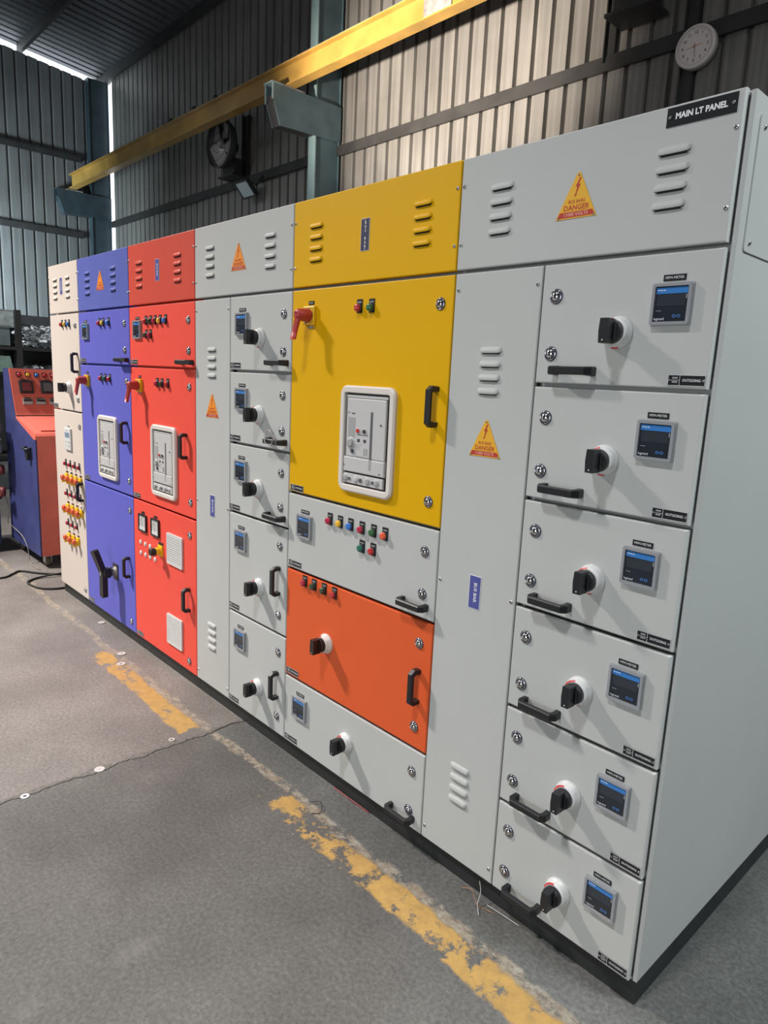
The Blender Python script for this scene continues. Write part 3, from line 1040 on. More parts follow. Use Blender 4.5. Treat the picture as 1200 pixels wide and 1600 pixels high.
def m_ammeter():
    mb = MB()
    h = 0.050
    mb.ring(rrect(2 * h, 2 * h, 0.003, 2), rrect(2 * h - 0.016, 2 * h - 0.016, 0.002, 2), -0.010, 0.0, 'black_plastic')
    mb.box(-h + 0.008, h - 0.008, -0.006, -0.001, -h + 0.008, h - 0.008, 'face_grey')
    mb.box(-h + 0.010, h - 0.010, -0.0075, -0.006, -h + 0.009, -h + 0.027, 'white_plastic')
    n = 10
    mb.ring([(0.026 * math.cos(PI * (0.15 + 0.7 * a / n)), -0.012 + 0.045 * math.sin(PI * (0.15 + 0.7 * a / n))) for a in range(n + 1)] + [(0.02 * math.cos(PI * (0.85 - 0.7 * a / n)), -0.012 + 0.04 * math.sin(PI * (0.85 - 0.7 * a / n))) for a in range(n + 1)],
            [(0.025 * math.cos(PI * (0.15 + 0.7 * a / n)), -0.012 + 0.044 * math.sin(PI * (0.15 + 0.7 * a / n))) for a in range(n + 1)] + [(0.021 * math.cos(PI * (0.85 - 0.7 * a / n)), -0.012 + 0.041 * math.sin(PI * (0.85 - 0.7 * a / n))) for a in range(n + 1)], -0.0064, -0.006, 'label_grey')
    mb.prism([(-0.001, -0.02), (0.001, -0.02), (-0.018, 0.026)], -0.0072, -0.0066, 'print_dark')
    mb.box(-0.02, 0.02, -0.0016, 0.0, h + 0.003, h + 0.016, 'label_black')
    return mb
def m_cap():
    mb = MB()
    mb.lathe([(0.0135, 0.0), (0.0135, -0.002), (0.012, -0.004), (0.006, -0.005)], 'white_plastic', 16, cap0=False)
    return mb
def m_selector():
    mb = MB()
    mb.slab(-0.026, 0.026, -0.030, 0.030, -0.010, 0.0, 0.003, 'switch_yellow')
    mb.box(-0.026, 0.026, -0.003, 0.0, 0.032, 0.046, 'brown_black_plastic')
    mb.lathe([(0.021, -0.010), (0.021, -0.034), (0.018, -0.038)], 'switch_yellow', 20, cap0=False)
    mb.lathe([(0.020, -0.036), (0.022, -0.060), (0.018, -0.066)], 'brown_black_plastic', 20, cap0=False)
    mb.prism([(-0.03, -0.028), (0.012, -0.012), (0.014, -0.020), (-0.026, -0.036)], -0.040, -0.030, 'switch_red')
    return mb
def m_estop():
    mb = MB()
    mb.slab(-0.023, 0.023, -0.026, 0.026, -0.012, 0.0, 0.003, 'switch_yellow')
    mb.box(-0.018, 0.018, -0.0025, 0.0, 0.030, 0.042, 'label_black')
    mb.lathe([(0.012, -0.012), (0.012, -0.026)], 'switch_yellow', 14, cap0=False, cap1=False)
    mb.lathe([(0.014, -0.025), (0.021, -0.028), (0.021, -0.038), (0.016, -0.043), (0.006, -0.045)], 'lens_orange', 18)
    mb.prism([(-0.004, -0.034), (0.004, -0.034), (0.004, -0.018), (-0.004, -0.018)], -0.040, -0.012, 'switch_yellow')
    return mb
def m_lcd():
    mb = MB()
    mb.slab(-0.060, 0.060, -0.075, 0.075, -0.012, 0.0, 0.004, 'white_plastic')
    mb.box(-0.042, 0.042, -0.0128, -0.012, 0.012, 0.045, 'lcd_blue')
    for q in range(2):
        mb.box(-0.040, -0.022, -0.0128, -0.012, -0.022 - q * 0.026, -0.016 - q * 0.026, 'label_grey')
        for j in range(2):
            mb.ring([(0.018 + j * 0.02 + 0.007 * math.cos(a * PI / 5), -0.02 - q * 0.026 + 0.007 * math.sin(a * PI / 5)) for a in range(10)],
                    [(0.018 + j * 0.02 + 0.005 * math.cos(a * PI / 5), -0.02 - q * 0.026 + 0.005 * math.sin(a * PI / 5)) for a in range(10)], -0.0128, -0.012, 'label_grey')
    mb.box(-0.02, 0.012, -0.0128, -0.012, 0.058, 0.061, 'label_grey')
    mb.box(-0.022, 0.022, -0.002, 0.0, 0.080, 0.094, 'label_grey')
    return mb
def m_big_base():
    mb = MB()
    mb.lathe([(0.034, 0.0), (0.034, -0.006), (0.024, -0.010), (0.022, -0.045)], 'rust_grey', 24, cap0=False)
    mb.box(-0.038, 0.038, -0.004, 0.0, -0.05, 0.05, 'brown_black_plastic')
    mb.lathe([(0.012, -0.03), (0.012, -0.055)], 'steel', 12, c=(0.0, 0, 0.026))
    return mb
def m_big_lever():
    mb = MB()
    mb.lathe([(0.034, -0.040), (0.036, -0.078), (0.030, -0.090)], 'black_plastic', 22, cap0=False)
    M1 = Matrix.Translation((0, -0.078, 0)) @ Matrix.Rotation(math.radians(-17), 4, 'Y') @ Matrix.Rotation(math.radians(14), 4, 'X')
    mb.prism([(-0.024, -0.01), (0.024, -0.01), (0.027, 0.146), (0.020, 0.155), (-0.020, 0.155), (-0.027, 0.146)], -0.016, 0.016, 'black_plastic', M1)
    M2 = Matrix.Translation((0, -0.078, 0)) @ Matrix.Rotation(math.radians(1), 4, 'Y')
    mb.prism([(-0.026, 0.0), (-0.027, -0.143), (-0.020, -0.152), (0.020, -0.152), (0.027, -0.143), (0.026, 0.0)], -0.016, 0.016, 'black_plastic', M2)
    mb.box(-0.010, 0.010, -0.098, -0.090, -0.012, 0.012, 'steel')
    return mb

# ------------------------------------------------------------------ switchboard sections
DEP = 1.22
B6 = [1.983, 1.662, 1.3425, 1.0235, 0.704, 0.3865]
GAP = 0.0055
ZB, ZT = 0.078, 2.300

class Section:
    def __init__(s, x0, x1, label, paint):
        s.x0, s.x1, s.paint = x0, x1, paint
        s.root = thing('switchboard_section', label, 'switchboard', ((x0 + x1) / 2, DEP / 2, 0), 'bolted sections of the main switchboard')
        mb = MB()
        e = 0.014 if x1 == 0 else 0.0
        mb.box(x0 + 0.0005, x1 - 0.0005, 0.046, DEP, 0.075, ZT - 0.003, paint)
        if e:
            mb.box(x1 + 0.003, x1 + e, 0.017, DEP, 0.075, ZT - 0.003, paint)
        mb.box(x0 + 0.0005, x1 - 0.0005, 0.0175, 0.046, ZT - 0.012, ZT - 0.003, paint)
        mb.box(x0 + 0.0005, x1 - 0.0005, 0.0175, 0.046, 0.075, 0.084, paint)
        part('carcass', mb, (0, 0, 0), s.root)
        mb = MB()
        mb.box(x0, x1 + e - 0.001, 0.022, DEP - 0.01, 0.0, 0.0745, 'black_paint')
        part('plinth', mb, (0, 0, 0), s.root)
    def panel(s, name, x0, x1, z0, z1, k):
        cx, cz = (x0 + x1) / 2, (z0 + z1) / 2
        mb = MB()
        mb.slab(x0 - cx + 0.0022, x1 - cx - 0.0022, z0 - cz, z1 - cz, 0.0, 0.0175, 0.0035, k)
        return part(name, mb, (cx, 0, cz), s.root)
    def header(s, k):
        s.h = s.panel('header_panel', s.x0, s.x1, 1.9885, ZT, k)
        for x in (s.x0 + 0.013, s.x1 - 0.013):
            for z in (2.223, 2.060):
                put('screw', cached('screw', m_screw), x, z, s.h)
        return s.h
    def door(s, x0, x1, zt, zb, k):
        return s.panel('door', x0, x1, zb + GAP if zb > 0.1 else ZB, zt - GAP, k)

def put(name, me, x, z, parent, y=0.0, label=None):
    o = bpy.data.objects.new(name, me)
    link(o, (x, y, z), parent)
    if label:
        o['label'] = label
    return o
def louvers(p, x, ztop, k, n=4, step=0.0395):
    for q in range(n):
        put('louver', cached(('louver', k), lambda: m_louver(k)), x, ztop - q * step, p)
def lock(p, x, z):
    put('lock', cached('lock', m_lock), x, z, p)
def handle(p, x, z, vert=False):
    put('handle', cached(('handle', vert), lambda: m_handle(vert)), x, z, p)
def switch(p, x, z, base='white_plastic', knob='black_plastic', sc=1.0):
    a = put('switch_base', cached(('switch_base', base), lambda: m_switch_base(base)), x, z, p)
    b = put('switch_knob', cached(('switch_knob', knob), lambda: m_switch_knob(knob)), x, z, p)
    if sc != 1.0:
        a.scale = b.scale = (sc, sc, sc)
def meter(p, x, z):
    put('meter_bezel', cached('meter_bezel', m_meter), x, z, p)
    put('meter_display', cached('meter_display', m_meter_face), x, z, p)
    put('meter_label', cached('meter_label', m_meter_label), x - 0.001, z + 0.060, p)
def nameplate(p, x, z):
    put('nameplate', cached('nameplate', m_nameplate), x, z, p)
def lamp(p, x, z, k):
    put('indicator_lamp', cached(('indicator_lamp', k), lambda: m_lamp('lens_' + k)), x, z, p)
def danger(p, x, z, k='danger_yellow'):
    put('danger_sign', cached(('danger_sign', k), lambda: m_danger(k)), x, z, p)
def rotary(p, x, z):
    put('isolator_plate', cached('isolator_plate', m_rot_plate), x, z, p)
    put('isolator_handle', cached('isolator_handle', m_rot_handle), x, z, p, label='red pistol-grip handle')
def breaker(p, x, z):
    put('breaker_bezel', cached('breaker_bezel', m_bezel), x, z, p)
    put('breaker_front', cached('breaker_front', m_breaker), x, z, p)
    put('breaker_slot', cached('breaker_slot', m_breaker_slot), x, z, p)
    put('breaker_button', cached(('breaker_button', 'r'), lambda: m_button('red_mark', 0.0075)), x - 0.042, z + 0.034, p, -0.0095)
    put('breaker_button', cached(('breaker_button', 'd'), lambda: m_button('print_dark', 0.0075)), x - 0.007, z + 0.034, p, -0.0095)
    put('breaker_dial', cached(('breaker_dial', 'g'), lambda: m_button('label_grey', 0.016, 0.008)), x - 0.080, z - 0.012, p, -0.0095)
    put('breaker_dial', cached(('breaker_dial', 'b'), lambda: m_button('ring_dark', 0.008, 0.006)), x - 0.068, z - 0.040, p, -0.0095)
    for dx, rr, k in ((-0.102, 0.011, 'label_grey'), (-0.080, 0.006, 'slot_grey'), (-0.044, 0.010, 'face_grey'), (-0.018, 0.008, 'slot_grey'), (0.020, 0.011, 'label_grey'), (0.048, 0.006, 'slot_grey'), (0.068, 0.010, 'label_grey')):
        put('breaker_terminal', cached(('breaker_terminal', k, rr), lambda: m_button(k, rr, 0.004)), x + dx, z - 0.142, p, -0.0105)

def bus_panel(s, x0, x1, k='grey_paint'):
    p = s.panel('bus_panel', x0, x1, ZB, 1.9775, k)
    cx = (x0 + x1) / 2
    louvers(p, cx - 0.002, 1.755, k)
    louvers(p, cx - 0.003, 0.412, k)
    danger(p, cx + 0.002, 1.496, 'danger_orange' if x0 < -1 else 'danger_yellow')
    put('bus_bar_label', cached(('bus_bar_label', 'b'), m_busbar), cx + 0.004, 1.018, p)
    for x in (x0 + 0.016, x1 - 0.016):
        for z in (1.930, 1.025, 0.126):
            put('screw', cached('screw', m_screw), x, z, p)

G = 'grey_paint'
# --- right-hand grey section: bus chamber and six feeder doors
X0, X1, XD = -0.793, 0.0, -0.475
s = Section(X0, X1, 'rightmost tall grey section with six feeder doors and a MAIN LT PANEL plate', G)
h = s.header(G)
louvers(h, -0.638, 2.203, G); louvers(h, -0.146, 2.203, G)
danger(h, -0.392, 2.141)
mb = MB()
mb.box(-0.078, 0.078, -0.002, 0.0, -0.0205, 0.0205, 'label_black')
mb.text('MAIN LT PANEL', 0.0175, 0.0, 0.0, -0.0023, 'white_print', xs=0.93, bold=0.0007)
for sx in (-1, 1):
    mb.lathe([(0.003, -0.0045), (0.0045, -0.002)], 'steel', 10, c=(sx * 0.070, 0, 0))
part('nameplate', mb, (-0.094, 0, 2.2735), h, 'black plate reading MAIN LT PANEL')
bus_panel(s, X0, XD)
for i in range(6):
    zt, zb = B6[i], (B6[i + 1] if i < 5 else 0.0)
    dd = s.door(XD, X1, zt, zb, G)
    top = zt - GAP
    bot = zb + GAP if zb > 0.1 else ZB
    k = bot
    lock(dd, -0.428, top - 0.083); lock(dd, -0.430, k + 0.078)
    handle(dd, -0.352, k + 0.034)
    switch(dd, -0.237, k + 0.130)
    meter(dd, -0.107, k + 0.193)
    nameplate(dd, -0.051, k + 0.019)
# side cover plate on the right end
mb = MB()
pl = rrect(0.92, 0.285, 0.012, 4)
mb.prism([(x, z) for x, z in pl], -0.003, 0.0, G, Matrix.Rotation(PI / 2, 4, 'Z'))
pp = part('side_cover', mb, (0.0142, 0.05 + 0.46, 2.1175), s.root)
for y in (0.075, 0.945):
    for z in (1.995, 2.235):
        o = put('cover_screw', cached('screw', m_screw), 0.0175, z, pp, y)
        o.rotation_euler = (0, 0, PI / 2)

# --- yellow section
Yp = 'yellow_paint'
X0, X1 = -1.640, -0.793
s = Section(X0, X1, 'yellow incomer section with a framed circuit breaker and an orange lower door', G)
h = s.header(Yp)
louvers(h, -1.497, 2.203, Yp); louvers(h, -0.946, 2.203, Yp)
put('bus_bar_label', cached(('bus_bar_label', 'd'), m_busbar_up), -1.219, 2.139, h)
dd = s.door(X0, X1, 1.983, 1.185, Yp)
lock(dd, -0.848, 1.894); lock(dd, -0.851, 1.269)
lamp(dd, -1.2331, 1.897, 'red'); lamp(dd, -1.1691, 1.896, 'green')
handle(dd, -0.843, 1.578, True)
breaker(dd, -1.163, 1.437)
rotary(dd, -1.515, 1.880)
nameplate(dd, -1.583, 1.207)
dd = s.door(X0, X1, 1.185, 0.863, G)
meter(dd, -1.521, 1.058)
for x, z, c in ((-1.3608, 1.113, 'magenta'), (-1.2982, 1.113, 'yellow'), (-1.2367, 1.114, 'blue'), (-1.1721, 1.114, 'magenta'), (-1.1086, 1.115, 'green'), (-1.0480, 1.115, 'orange'), (-1.1681, 1.045, 'teal'), (-1.1076, 1.046, 'red')):
    lamp(dd, x, z, c)
lock(dd, -0.853, 1.100); lock(dd, -0.854, 0.953)
handle(dd, -0.885, 0.911)
nameplate(dd, -1.585, 0.889)
dd = s.door(X0, X1, 0.863, 0.3845, 'orange_paint')
for x, c in ((-1.5121, 'magenta'), (-1.4495, 'darkgreen'), (-1.3840, 'darkgreen'), (-1.3184, 'red')):
    lamp(dd, x, 0.826, c)
switch(dd, -1.360, 0.612, 'cream_plastic', 'brown_black_plastic')
lock(dd, -0.854, 0.777); lock(dd, -0.856, 0.468)
handle(dd, -0.850, 0.622, True)
nameplate(dd, -1.587, 0.411)
dd = s.door(X0, X1, 0.3845, 0.0, G)
meter(dd, -1.525, 0.266)
switch(dd, -1.216, 0.246)
lock(dd, -0.854, 0.296); lock(dd, -0.859, 0.142)
handle(dd, -0.890, 0.117)
nameplate(dd, -1.587, 0.100)

# --- middle grey section
X0, X1, XD = -2.437, -1.640, -2.112
s = Section(X0, X1, 'grey section with five feeder doors between the red and yellow sections', G)
h = s.header(G)
louvers(h, -2.292, 2.203, G); louvers(h, -1.802, 2.203, G)
danger(h, -2.045, 2.141, 'danger_orange')
bus_panel(s, X0, XD)
for i in range(3):
    zt, zb = B6[i], B6[i + 1]
    dd = s.door(XD, X1, zt, zb, G)
    top, k = zt - GAP, zb + GAP
    lock(dd, -1.697, top - 0.084); lock(dd, -1.698, k + 0.079)
    handle(dd, -1.722, k + 0.034)
    switch(dd, -1.868, k + 0.134)
    meter(dd, -2.008, k + 0.193)
    nameplate(dd, -2.066, k + 0.019)
    if i == 1:
        mb = MB()
        ring_pts = [(0.030 * math.cos(a * PI / 10), -0.046 - 0.004 * math.sin(a * PI / 5), 0.030 * math.sin(a * PI / 10)) for a in range(21)]
        mb.tube(ring_pts, 0.0018, 'cable_white', 6)
        mb.tube([(0.02, -0.046, -0.02), (0.04, -0.05, 0.012), (0.055, -0.047, -0.025)], 0.0015, 'cable_white', 5)
        part('wire_loop', mb, (-1.725, 0, k + 0.052), dd, 'loop of thin pale wire on the handle')
for zt, zb in ((1.0235, 0.545), (0.545, 0.0)):
    dd = s.door(XD, X1, zt, zb, G)
    top = zt - GAP
    k = zb + GAP if zb > 0.1 else ZB
    lock(dd, -1.697, top - 0.078); lock(dd, -1.700, k + 0.082)
    handle(dd, -1.700, top - 0.232, True)
    switch(dd, -1.850, top - 0.298)
    meter(dd, -2.006, top - 0.117)
    nameplate(dd, -2.066, k + 0.022)

# --- red section
X0, X1 = -3.196, -2.437
Rp = 'red_paint'
s = Section(X0, X1, 'red section with a framed circuit breaker and white vent grilles', Rp)
h = s.header('red_hammer')
louvers(h, -3.058, 2.203, 'red_hammer'); louvers(h, -2.614, 2.203, 'red_hammer')
put('bus_bar_label', cached(('bus_bar_label', 'b'), m_busbar), -2.834, 2.149, h)
dd = s.door(X0, X1, 1.983, 1.662, Rp)
meter(dd, -3.085, 1.858)
for x, z, c in ((-2.9769, 1.898, 'red'), (-2.9214, 1.898, 'darkgreen'), (-2.8659, 1.897, 'magenta'), (-2.8074, 1.897, 'yellow'), (-2.7458, 1.897, 'blue'), (-2.9748, 1.827, 'darkgreen'), (-2.9244, 1.827, 'magenta')):
    lamp(dd, x, z, c)
lock(dd, -2.505, 1.893); lock(dd, -2.503, 1.748)
handle(dd, -2.515, 1.692)
nameplate(dd, -3.140, 1.686)
dd = s.door(X0, X1, 1.662, 0.914, Rp)
rotary(dd, -3.070, 1.560)
for x, c in ((-2.8508, 'magenta'), (-2.7963, 'darkgreen'), (-2.7297, 'red')):
    lamp(dd, x, 1.577, c)
lock(dd, -2.499, 1.574); lock(dd, -2.494, 0.998)
breaker(dd, -2.778, 1.170)
handle(dd, -2.535, 1.279, True)
nameplate(dd, -3.140, 0.938)
dd = s.door(X0, X1, 0.914, 0.0, Rp)
put('ammeter', cached('ammeter', m_ammeter), -3.065, 0.787, dd)
put('ammeter', cached('ammeter', m_ammeter), -2.902, 0.790, dd)
for q in range(3):
    put('blanking_cap', cached('blanking_cap', m_cap), -3.105 + q * 0.063, 0.667, dd)
for q in range(4):
    put('blanking_cap', cached('blanking_cap', m_cap), -3.104 + q * 0.0625, 0.604, dd)
put('selector_switch', cached('selector_switch', m_selector), -2.840, 0.672, dd, label='yellow selector switch with black knob')
put('vent_grille', cached('vent_grille', m_vent), -2.668, 0.709, dd)
put('vent_grille', cached('vent_grille', m_vent), -2.678, 0.252, dd)
lock(dd, -2.505, 0.825); lock(dd, -2.520, 0.136)
handle(dd, -2.515, 0.478, True)
nameplate(dd, -3.140, 0.100)

# --- blue section
X0, X1 = -3.973, -3.196
Bl = 'blue_paint'
s = Section(X0, X1, 'blue section with a framed circuit breaker and a long black lever', Bl)
h = s.header('blue_hammer')
louvers(h, -3.808, 2.206, 'blue_hammer'); louvers(h, -3.411, 2.206, 'blue_hammer')
danger(h, -3.600, 2.150, 'danger_orange')
dd = s.door(X0, X1, 1.983, 1.662, Bl)
meter(dd, -3.853, 1.862)
for x, c in ((-3.6225, 'magenta'), (-3.5670, 'yellow'), (-3.4863, 'blue')):
    lamp(dd, x, 1.905, c)
lock(dd, -3.265, 1.896); lock(dd, -3.266, 1.750)
handle(dd, -3.278, 1.694)
nameplate(dd, -3.915, 1.686)
dd = s.door(X0, X1, 1.662, 0.914, Bl)
rotary(dd, -3.850, 1.562)
for x, c in ((-3.6225, 'magenta'), (-3.5599, 'teal'), (-3.4913, 'magenta')):
    lamp(dd, x, 1.581, c)
lock(dd, -3.255, 1.574); lock(dd, -3.244, 1.004)
breaker(dd, -3.538, 1.168)
handle(dd, -3.262, 1.283, True)
nameplate(dd, -3.915, 0.938)
dd = s.door(X0, X1, 0.914, 0.0, Bl)
put('lever_base', cached('lever_base', m_big_base), -3.485, 0.398, dd)
put('lever', cached('lever', m_big_lever), -3.485, 0.398, dd, label='long black rotary lever')
lock(dd, -3.246, 0.829); lock(dd, -3.262, 0.136)
handle(dd, -3.274, 0.476, True)
nameplate(dd, -3.915, 0.100)

# --- cream section
X0, X1 = -4.523, -3.973
Cr = 'cream_paint'
s = Section(X0, X1, 'leftmost narrow cream section with rows of red and yellow push buttons', Cr)
h = s.header(Cr)
louvers(h, -4.391, 2.207, Cr); louvers(h, -4.154, 2.207, Cr)
put('bus_bar_label', cached(('bus_bar_label', 'b'), m_busbar), -4.273, 2.159, h)
dd = s.door(X0, X1, 1.983, 1.3475, Cr)
for x, c in ((-4.2802, 'red'), (-4.2126, 'yellow'), (-4.1471, 'blue')):
    lamp(dd, x, 1.913, c)
lock(dd, -4.040, 1.903); lock(dd, -4.030, 1.430)
handle(dd, -4.022, 1.667, True)
switch(dd, -4.185, 1.503)
nameplate(dd, -4.470, 1.372)
dd = s.door(X0, X1, 1.3475, 0.0, Cr)
put('control_display', cached('control_display', m_lcd), -4.240, 1.154, dd, label='white controller with small screen')
lock(dd, -4.025, 1.254); lock(dd, -4.016, 0.700); lock(dd, -4.026, 0.138)
handle(dd, -4.012, 0.822, True)
for z, n in ((0.985, 4), (0.775, 4), (0.561, 3)):
    for q in range(n):
        lamp(dd, -4.3186 + q * 0.0868, z - 0.006, 'magenta')
for z, n in ((0.886, 4), (0.670, 4), (0.458, 3)):
    for q in range(n):
        put('push_button', cached('push_button', m_estop), -4.300 + q * 0.087, z, dd, label='yellow block with red button')

# ------------------------------------------------------------------ control desk on castors
yd = 0.06
DW = 0.85
t = thing('control_desk', 'red and blue sloping control desk on castors, left of the cream section', 'control desk', (-5.6, yd + DW / 2, 0))
prof = [(-5.20, 0.10), (-5.20, 1.06), (-5.215, 1.10), (-5.68, 1.20), (-5.71, 1.225), (-5.85, 1.59), (-6.00, 1.59), (-6.02, 0.10)]
mb = MB(); mb.prism(prof, 0.0, 0.02, 'machine_blue'); part('side_panel', mb, (0, yd, 0), t)
mb = MB(); mb.prism(prof, DW - 0.02, DW, 'machine_blue'); part('side_panel', mb, (0, yd, 0), t)
mb = MB(); mb.box(-5.22, -5.192, 0.012, DW - 0.012, 0.10, 1.055, 'machine_red'); part('front_panel', mb, (0, yd, 0), t)
mb = MB()
q = [(-5.19, 1.055), (-5.185, 1.085), (-5.205, 1.105), (-5.685, 1.207), (-5.69, 1.19), (-5.23, 1.055)]
mb.prism(q, -0.002, DW + 0.002, 'machine_red')
part('desk_top', mb, (0, yd, 0), t)
mb = MB()
mb.prism([(-5.255, 1.118), (-5.655, 1.203), (-5.652, 1.21), (-5.25, 1.125)], 0.06, DW - 0.06, 'machine_red')
part('desk_mat', mb, (0, yd, 0), t)
mb = MB()
q = [(-5.685, 1.215), (-5.695, 1.235), (-5.835, 1.60), (-5.86, 1.60), (-5.72, 1.215)]
mb.prism(q, 0.004, DW - 0.004, 'machine_red')
con = part('console_panel', mb, (0, yd, 0), t)
mb = MB(); mb.box(-6.0, -5.85, 0.004, DW - 0.004, 1.585, 1.60, 'machine_blue'); part('top_cover', mb, (0, yd, 0), t)
# console fittings: local frame on the sloping panel
pa, pb = Vector((-5.695, 0, 1.235)), Vector((-5.835, 0, 1.60))
up = (pb - pa).normalized()
nrm = Vector((up.z, 0, -up.x))
Mc = Matrix(((0, -nrm.x, up.x, 0), (1, -nrm.y, up.y, 0), (0, -nrm.z, up.z, 0), (0, 0, 0, 1)))
def con_put(name, mbx, yoff, sfrac):
    me = mbx.mesh(name) if isinstance(mbx, MB) else mbx
    o = bpy.data.objects.new(name, me)
    wp = pa + (pb - pa) * sfrac + Vector((0, yoff, 0))
    link(o, wp, con)
    o.rotation_euler = Mc.to_3x3().to_euler()
for y, c in ((0.13, 'magenta'), (0.20, 'yellow'), (0.27, 'blue'), (0.335, 'red'), (0.40, 'red'), (0.47, 'red')):
    mbx = MB()
    mbx.box(-0.018, 0.018, -0.003, 0, -0.004, 0.026, 'machine_dark')
    mbx.lathe([(0.019, 0.0), (0.019, -0.010)], 'machine_dark', 18, cap0=False)
    mbx.lathe([(0.015, -0.009), (0.014, -0.022), (0.006, -0.025)], 'lens_' + c, 18, cap0=False)
    con_put('indicator_lamp', mbx, y, 0.85)
for y in (0.175, 0.345, 0.515):
    mbx = MB()
    mbx.slab(-0.055, 0.055, -0.055, 0.055, -0.018, 0, 0.004, 'machine_dark')
    mbx.box(-0.036, 0.036, -0.0195, -0.018, -0.038, 0.036, 'maroon' if y < 0.2 else 'slot_grey')
    mbx.box(-0.03, 0.03, -0.003, 0, 0.057, 0.068, 'machine_dark')
    con_put('display', mbx, y, 0.58)
for y in (0.17, 0.275, 0.385, 0.49):
    mbx = MB()
    mbx.slab(-0.040, 0.040, -0.027, 0.027, -0.010, 0, 0.003, 'rust_grey')
    mbx.box(-0.032, 0.032, -0.0115, -0.010, 0.002, 0.020, 'machine_dark')
    mbx.box(-0.034, 0.034, -0.0115, -0.010, -0.022, -0.004, 'label_grey')
    mbx.box(-0.025, 0.025, -0.003, 0, 0.029, 0.037, 'machine_dark')
    con_put('counter', mbx, y, 0.25)
mb = MB(); mb.tube([(-5.30, -0.004, 0.98), (-5.30, -0.04, 0.97), (-5.42, -0.04, 0.97), (-5.42, -0.004, 0.98)], 0.008, 'machine_dark', 6)
mb.prism([(-5.31, 0.97), (-5.40, 0.97), (-5.37, 0.88), (-5.33, 0.88)], -0.03, 0.0, 'machine_dark')
part('side_handle', mb, (0, yd, 0), t)
for x in (-5.27, -5.93):
    for y in (0.07, DW - 0.07):
        mb = MB()
        mb.box(x - 0.035, x + 0.035, y - 0.03, y + 0.03, 0.085, 0.10, 'steel')
        mb.box(x - 0.028, x + 0.028, y - 0.026, y - 0.020, 0.03, 0.09, 'steel')
        mb.box(x - 0.028, x + 0.028, y + 0.020, y + 0.026, 0.03, 0.09, 'steel')
        mb.lathe([(0.036, -0.019), (0.042, -0.014), (0.042, 0.014), (0.036, 0.019)], 'olive_rubber', 20, c=(x, y, 0.0425))
        part('castor', mb, (0, yd, 0), t)
mb = MB()
for q in range(2):
    mb.box(-6.0, -5.25, 0.05 + q * 0.7, 0.09 + q * 0.7, 0.095, 0.12, 'machine_dark')
part('base_frame', mb, (0, yd, 0), t)

def smooth_path(P, n=6):
    P = [Vector(p) for p in P]
    out = []
    for i in range(len(P) - 1):
        p0, p1, p2, p3 = P[max(i - 1, 0)], P[i], P[i + 1], P[min(i + 2, len(P) - 1)]
        for q in range(n):
            t_ = q / n
            out.append(0.5 * ((2 * p1) + (p2 - p0) * t_ + (2 * p0 - 5 * p1 + 4 * p2 - p3) * t_ ** 2 + (3 * p1 - p0 - 3 * p2 + p3) * t_ ** 3))
    out.append(P[-1])
    return out
mb = MB()
pts = [(-6.04, 0.02, 0.50), (-5.96, 0.025, 0.44), (-5.95, 0.03, 0.35), (-6.0, 0.03, 0.25), (-5.89, 0.03, 0.235), (-5.61, 0.03, 0.21), (-5.46, 0.03, 0.15), (-5.42, 0.03, 0.08), (-5.40, 0.03, 0.02), (-5.30, 0.025, 0.006), (-5.16, 0.035, 0.006)]
mb.tube(smooth_path(pts, 4), 0.0034, 'rust_grey', 6)
solid('hanging_lead', mb, 'thin pale lead hanging down the blue side of the control desk', 'cable')

# black cables on the floor
mb = MB()
mb.tube(smooth_path([(-5.2, -0.55, 0.008), (-5.07, -0.28, 0.008), (-5.14, -0.17, 0.008), (-5.19, -0.10, 0.008), (-5.05, 0.0, 0.008), (-4.92, 0.14, 0.008), (-4.8, 0.35, 0.008)]), 0.008, 'rubber', 8)
solid('floor_cable', mb, 'black cable lying straight across the floor under the control desk', 'cable')
mb = MB()
mb.tube(smooth_path([(-4.86, 0.35, 0.026), (-4.90, 0.12, 0.024), (-4.93, -0.04, 0.008), (-4.87, -0.13, 0.008), (-4.80, -0.15, 0.008), (-4.66, -0.12, 0.008), (-4.58, -0.04, 0.008), (-4.56, 0.06, 0.008)]), 0.008, 'rubber', 8)
solid('floor_cable', mb, 'black cable looping to the foot of the cream section', 'cable')

# ------------------------------------------------------------------ machine at the left edge
t = thing('drum_machine', 'dark blue machine with maroon clamps and grey motors, cut off by the left edge', 'machine', (-6.3, -0.285, 0))
mb = MB()
mb.slab(-6.55, -6.05, 0.05, 0.46, -0.50, 0.02, 0.02, 'machine_blue')
part('body', mb, (0, -0.035, 0), t)
mb = MB(); mb.box(-6.6, -6.0, -0.52, 0.03, 0.46, 0.49, 'machine_dark'); part('bed_plate', mb, (0, -0.035, 0), t)
mb = MB(); mb.box(-6.32, -6.16, -0.2, 0.0, 0.49, 1.25, 'machine_dark'); part('upright', mb, (0, -0.035, 0), t)
mb = MB(); mb.box(-6.16, -6.02, -0.10, 0.02, 0.82, 0.85, 'machine_dark'); part('ledge', mb, (0, -0.035, 0), t)
RX = Matrix.Rotation(PI / 2, 4, 'Z')
for z in (0.54, 0.735):
    mb = MB()
    mb.tube([(-6.45, -0.12, z - 0.02), (-6.20, -0.06, z), (-6.02, -0.02, z + 0.03), (-5.93, 0.0, z + 0.02)], 0.026, 'maroon', 10)
    mb.lathe([(0.04, -0.02), (0.045, 0.0), (0.04, 0.02)], 'maroon', 16, c=(-5.90, 0.01, z))
    part('clamp_arm', mb, (0, -0.035, 0), t)
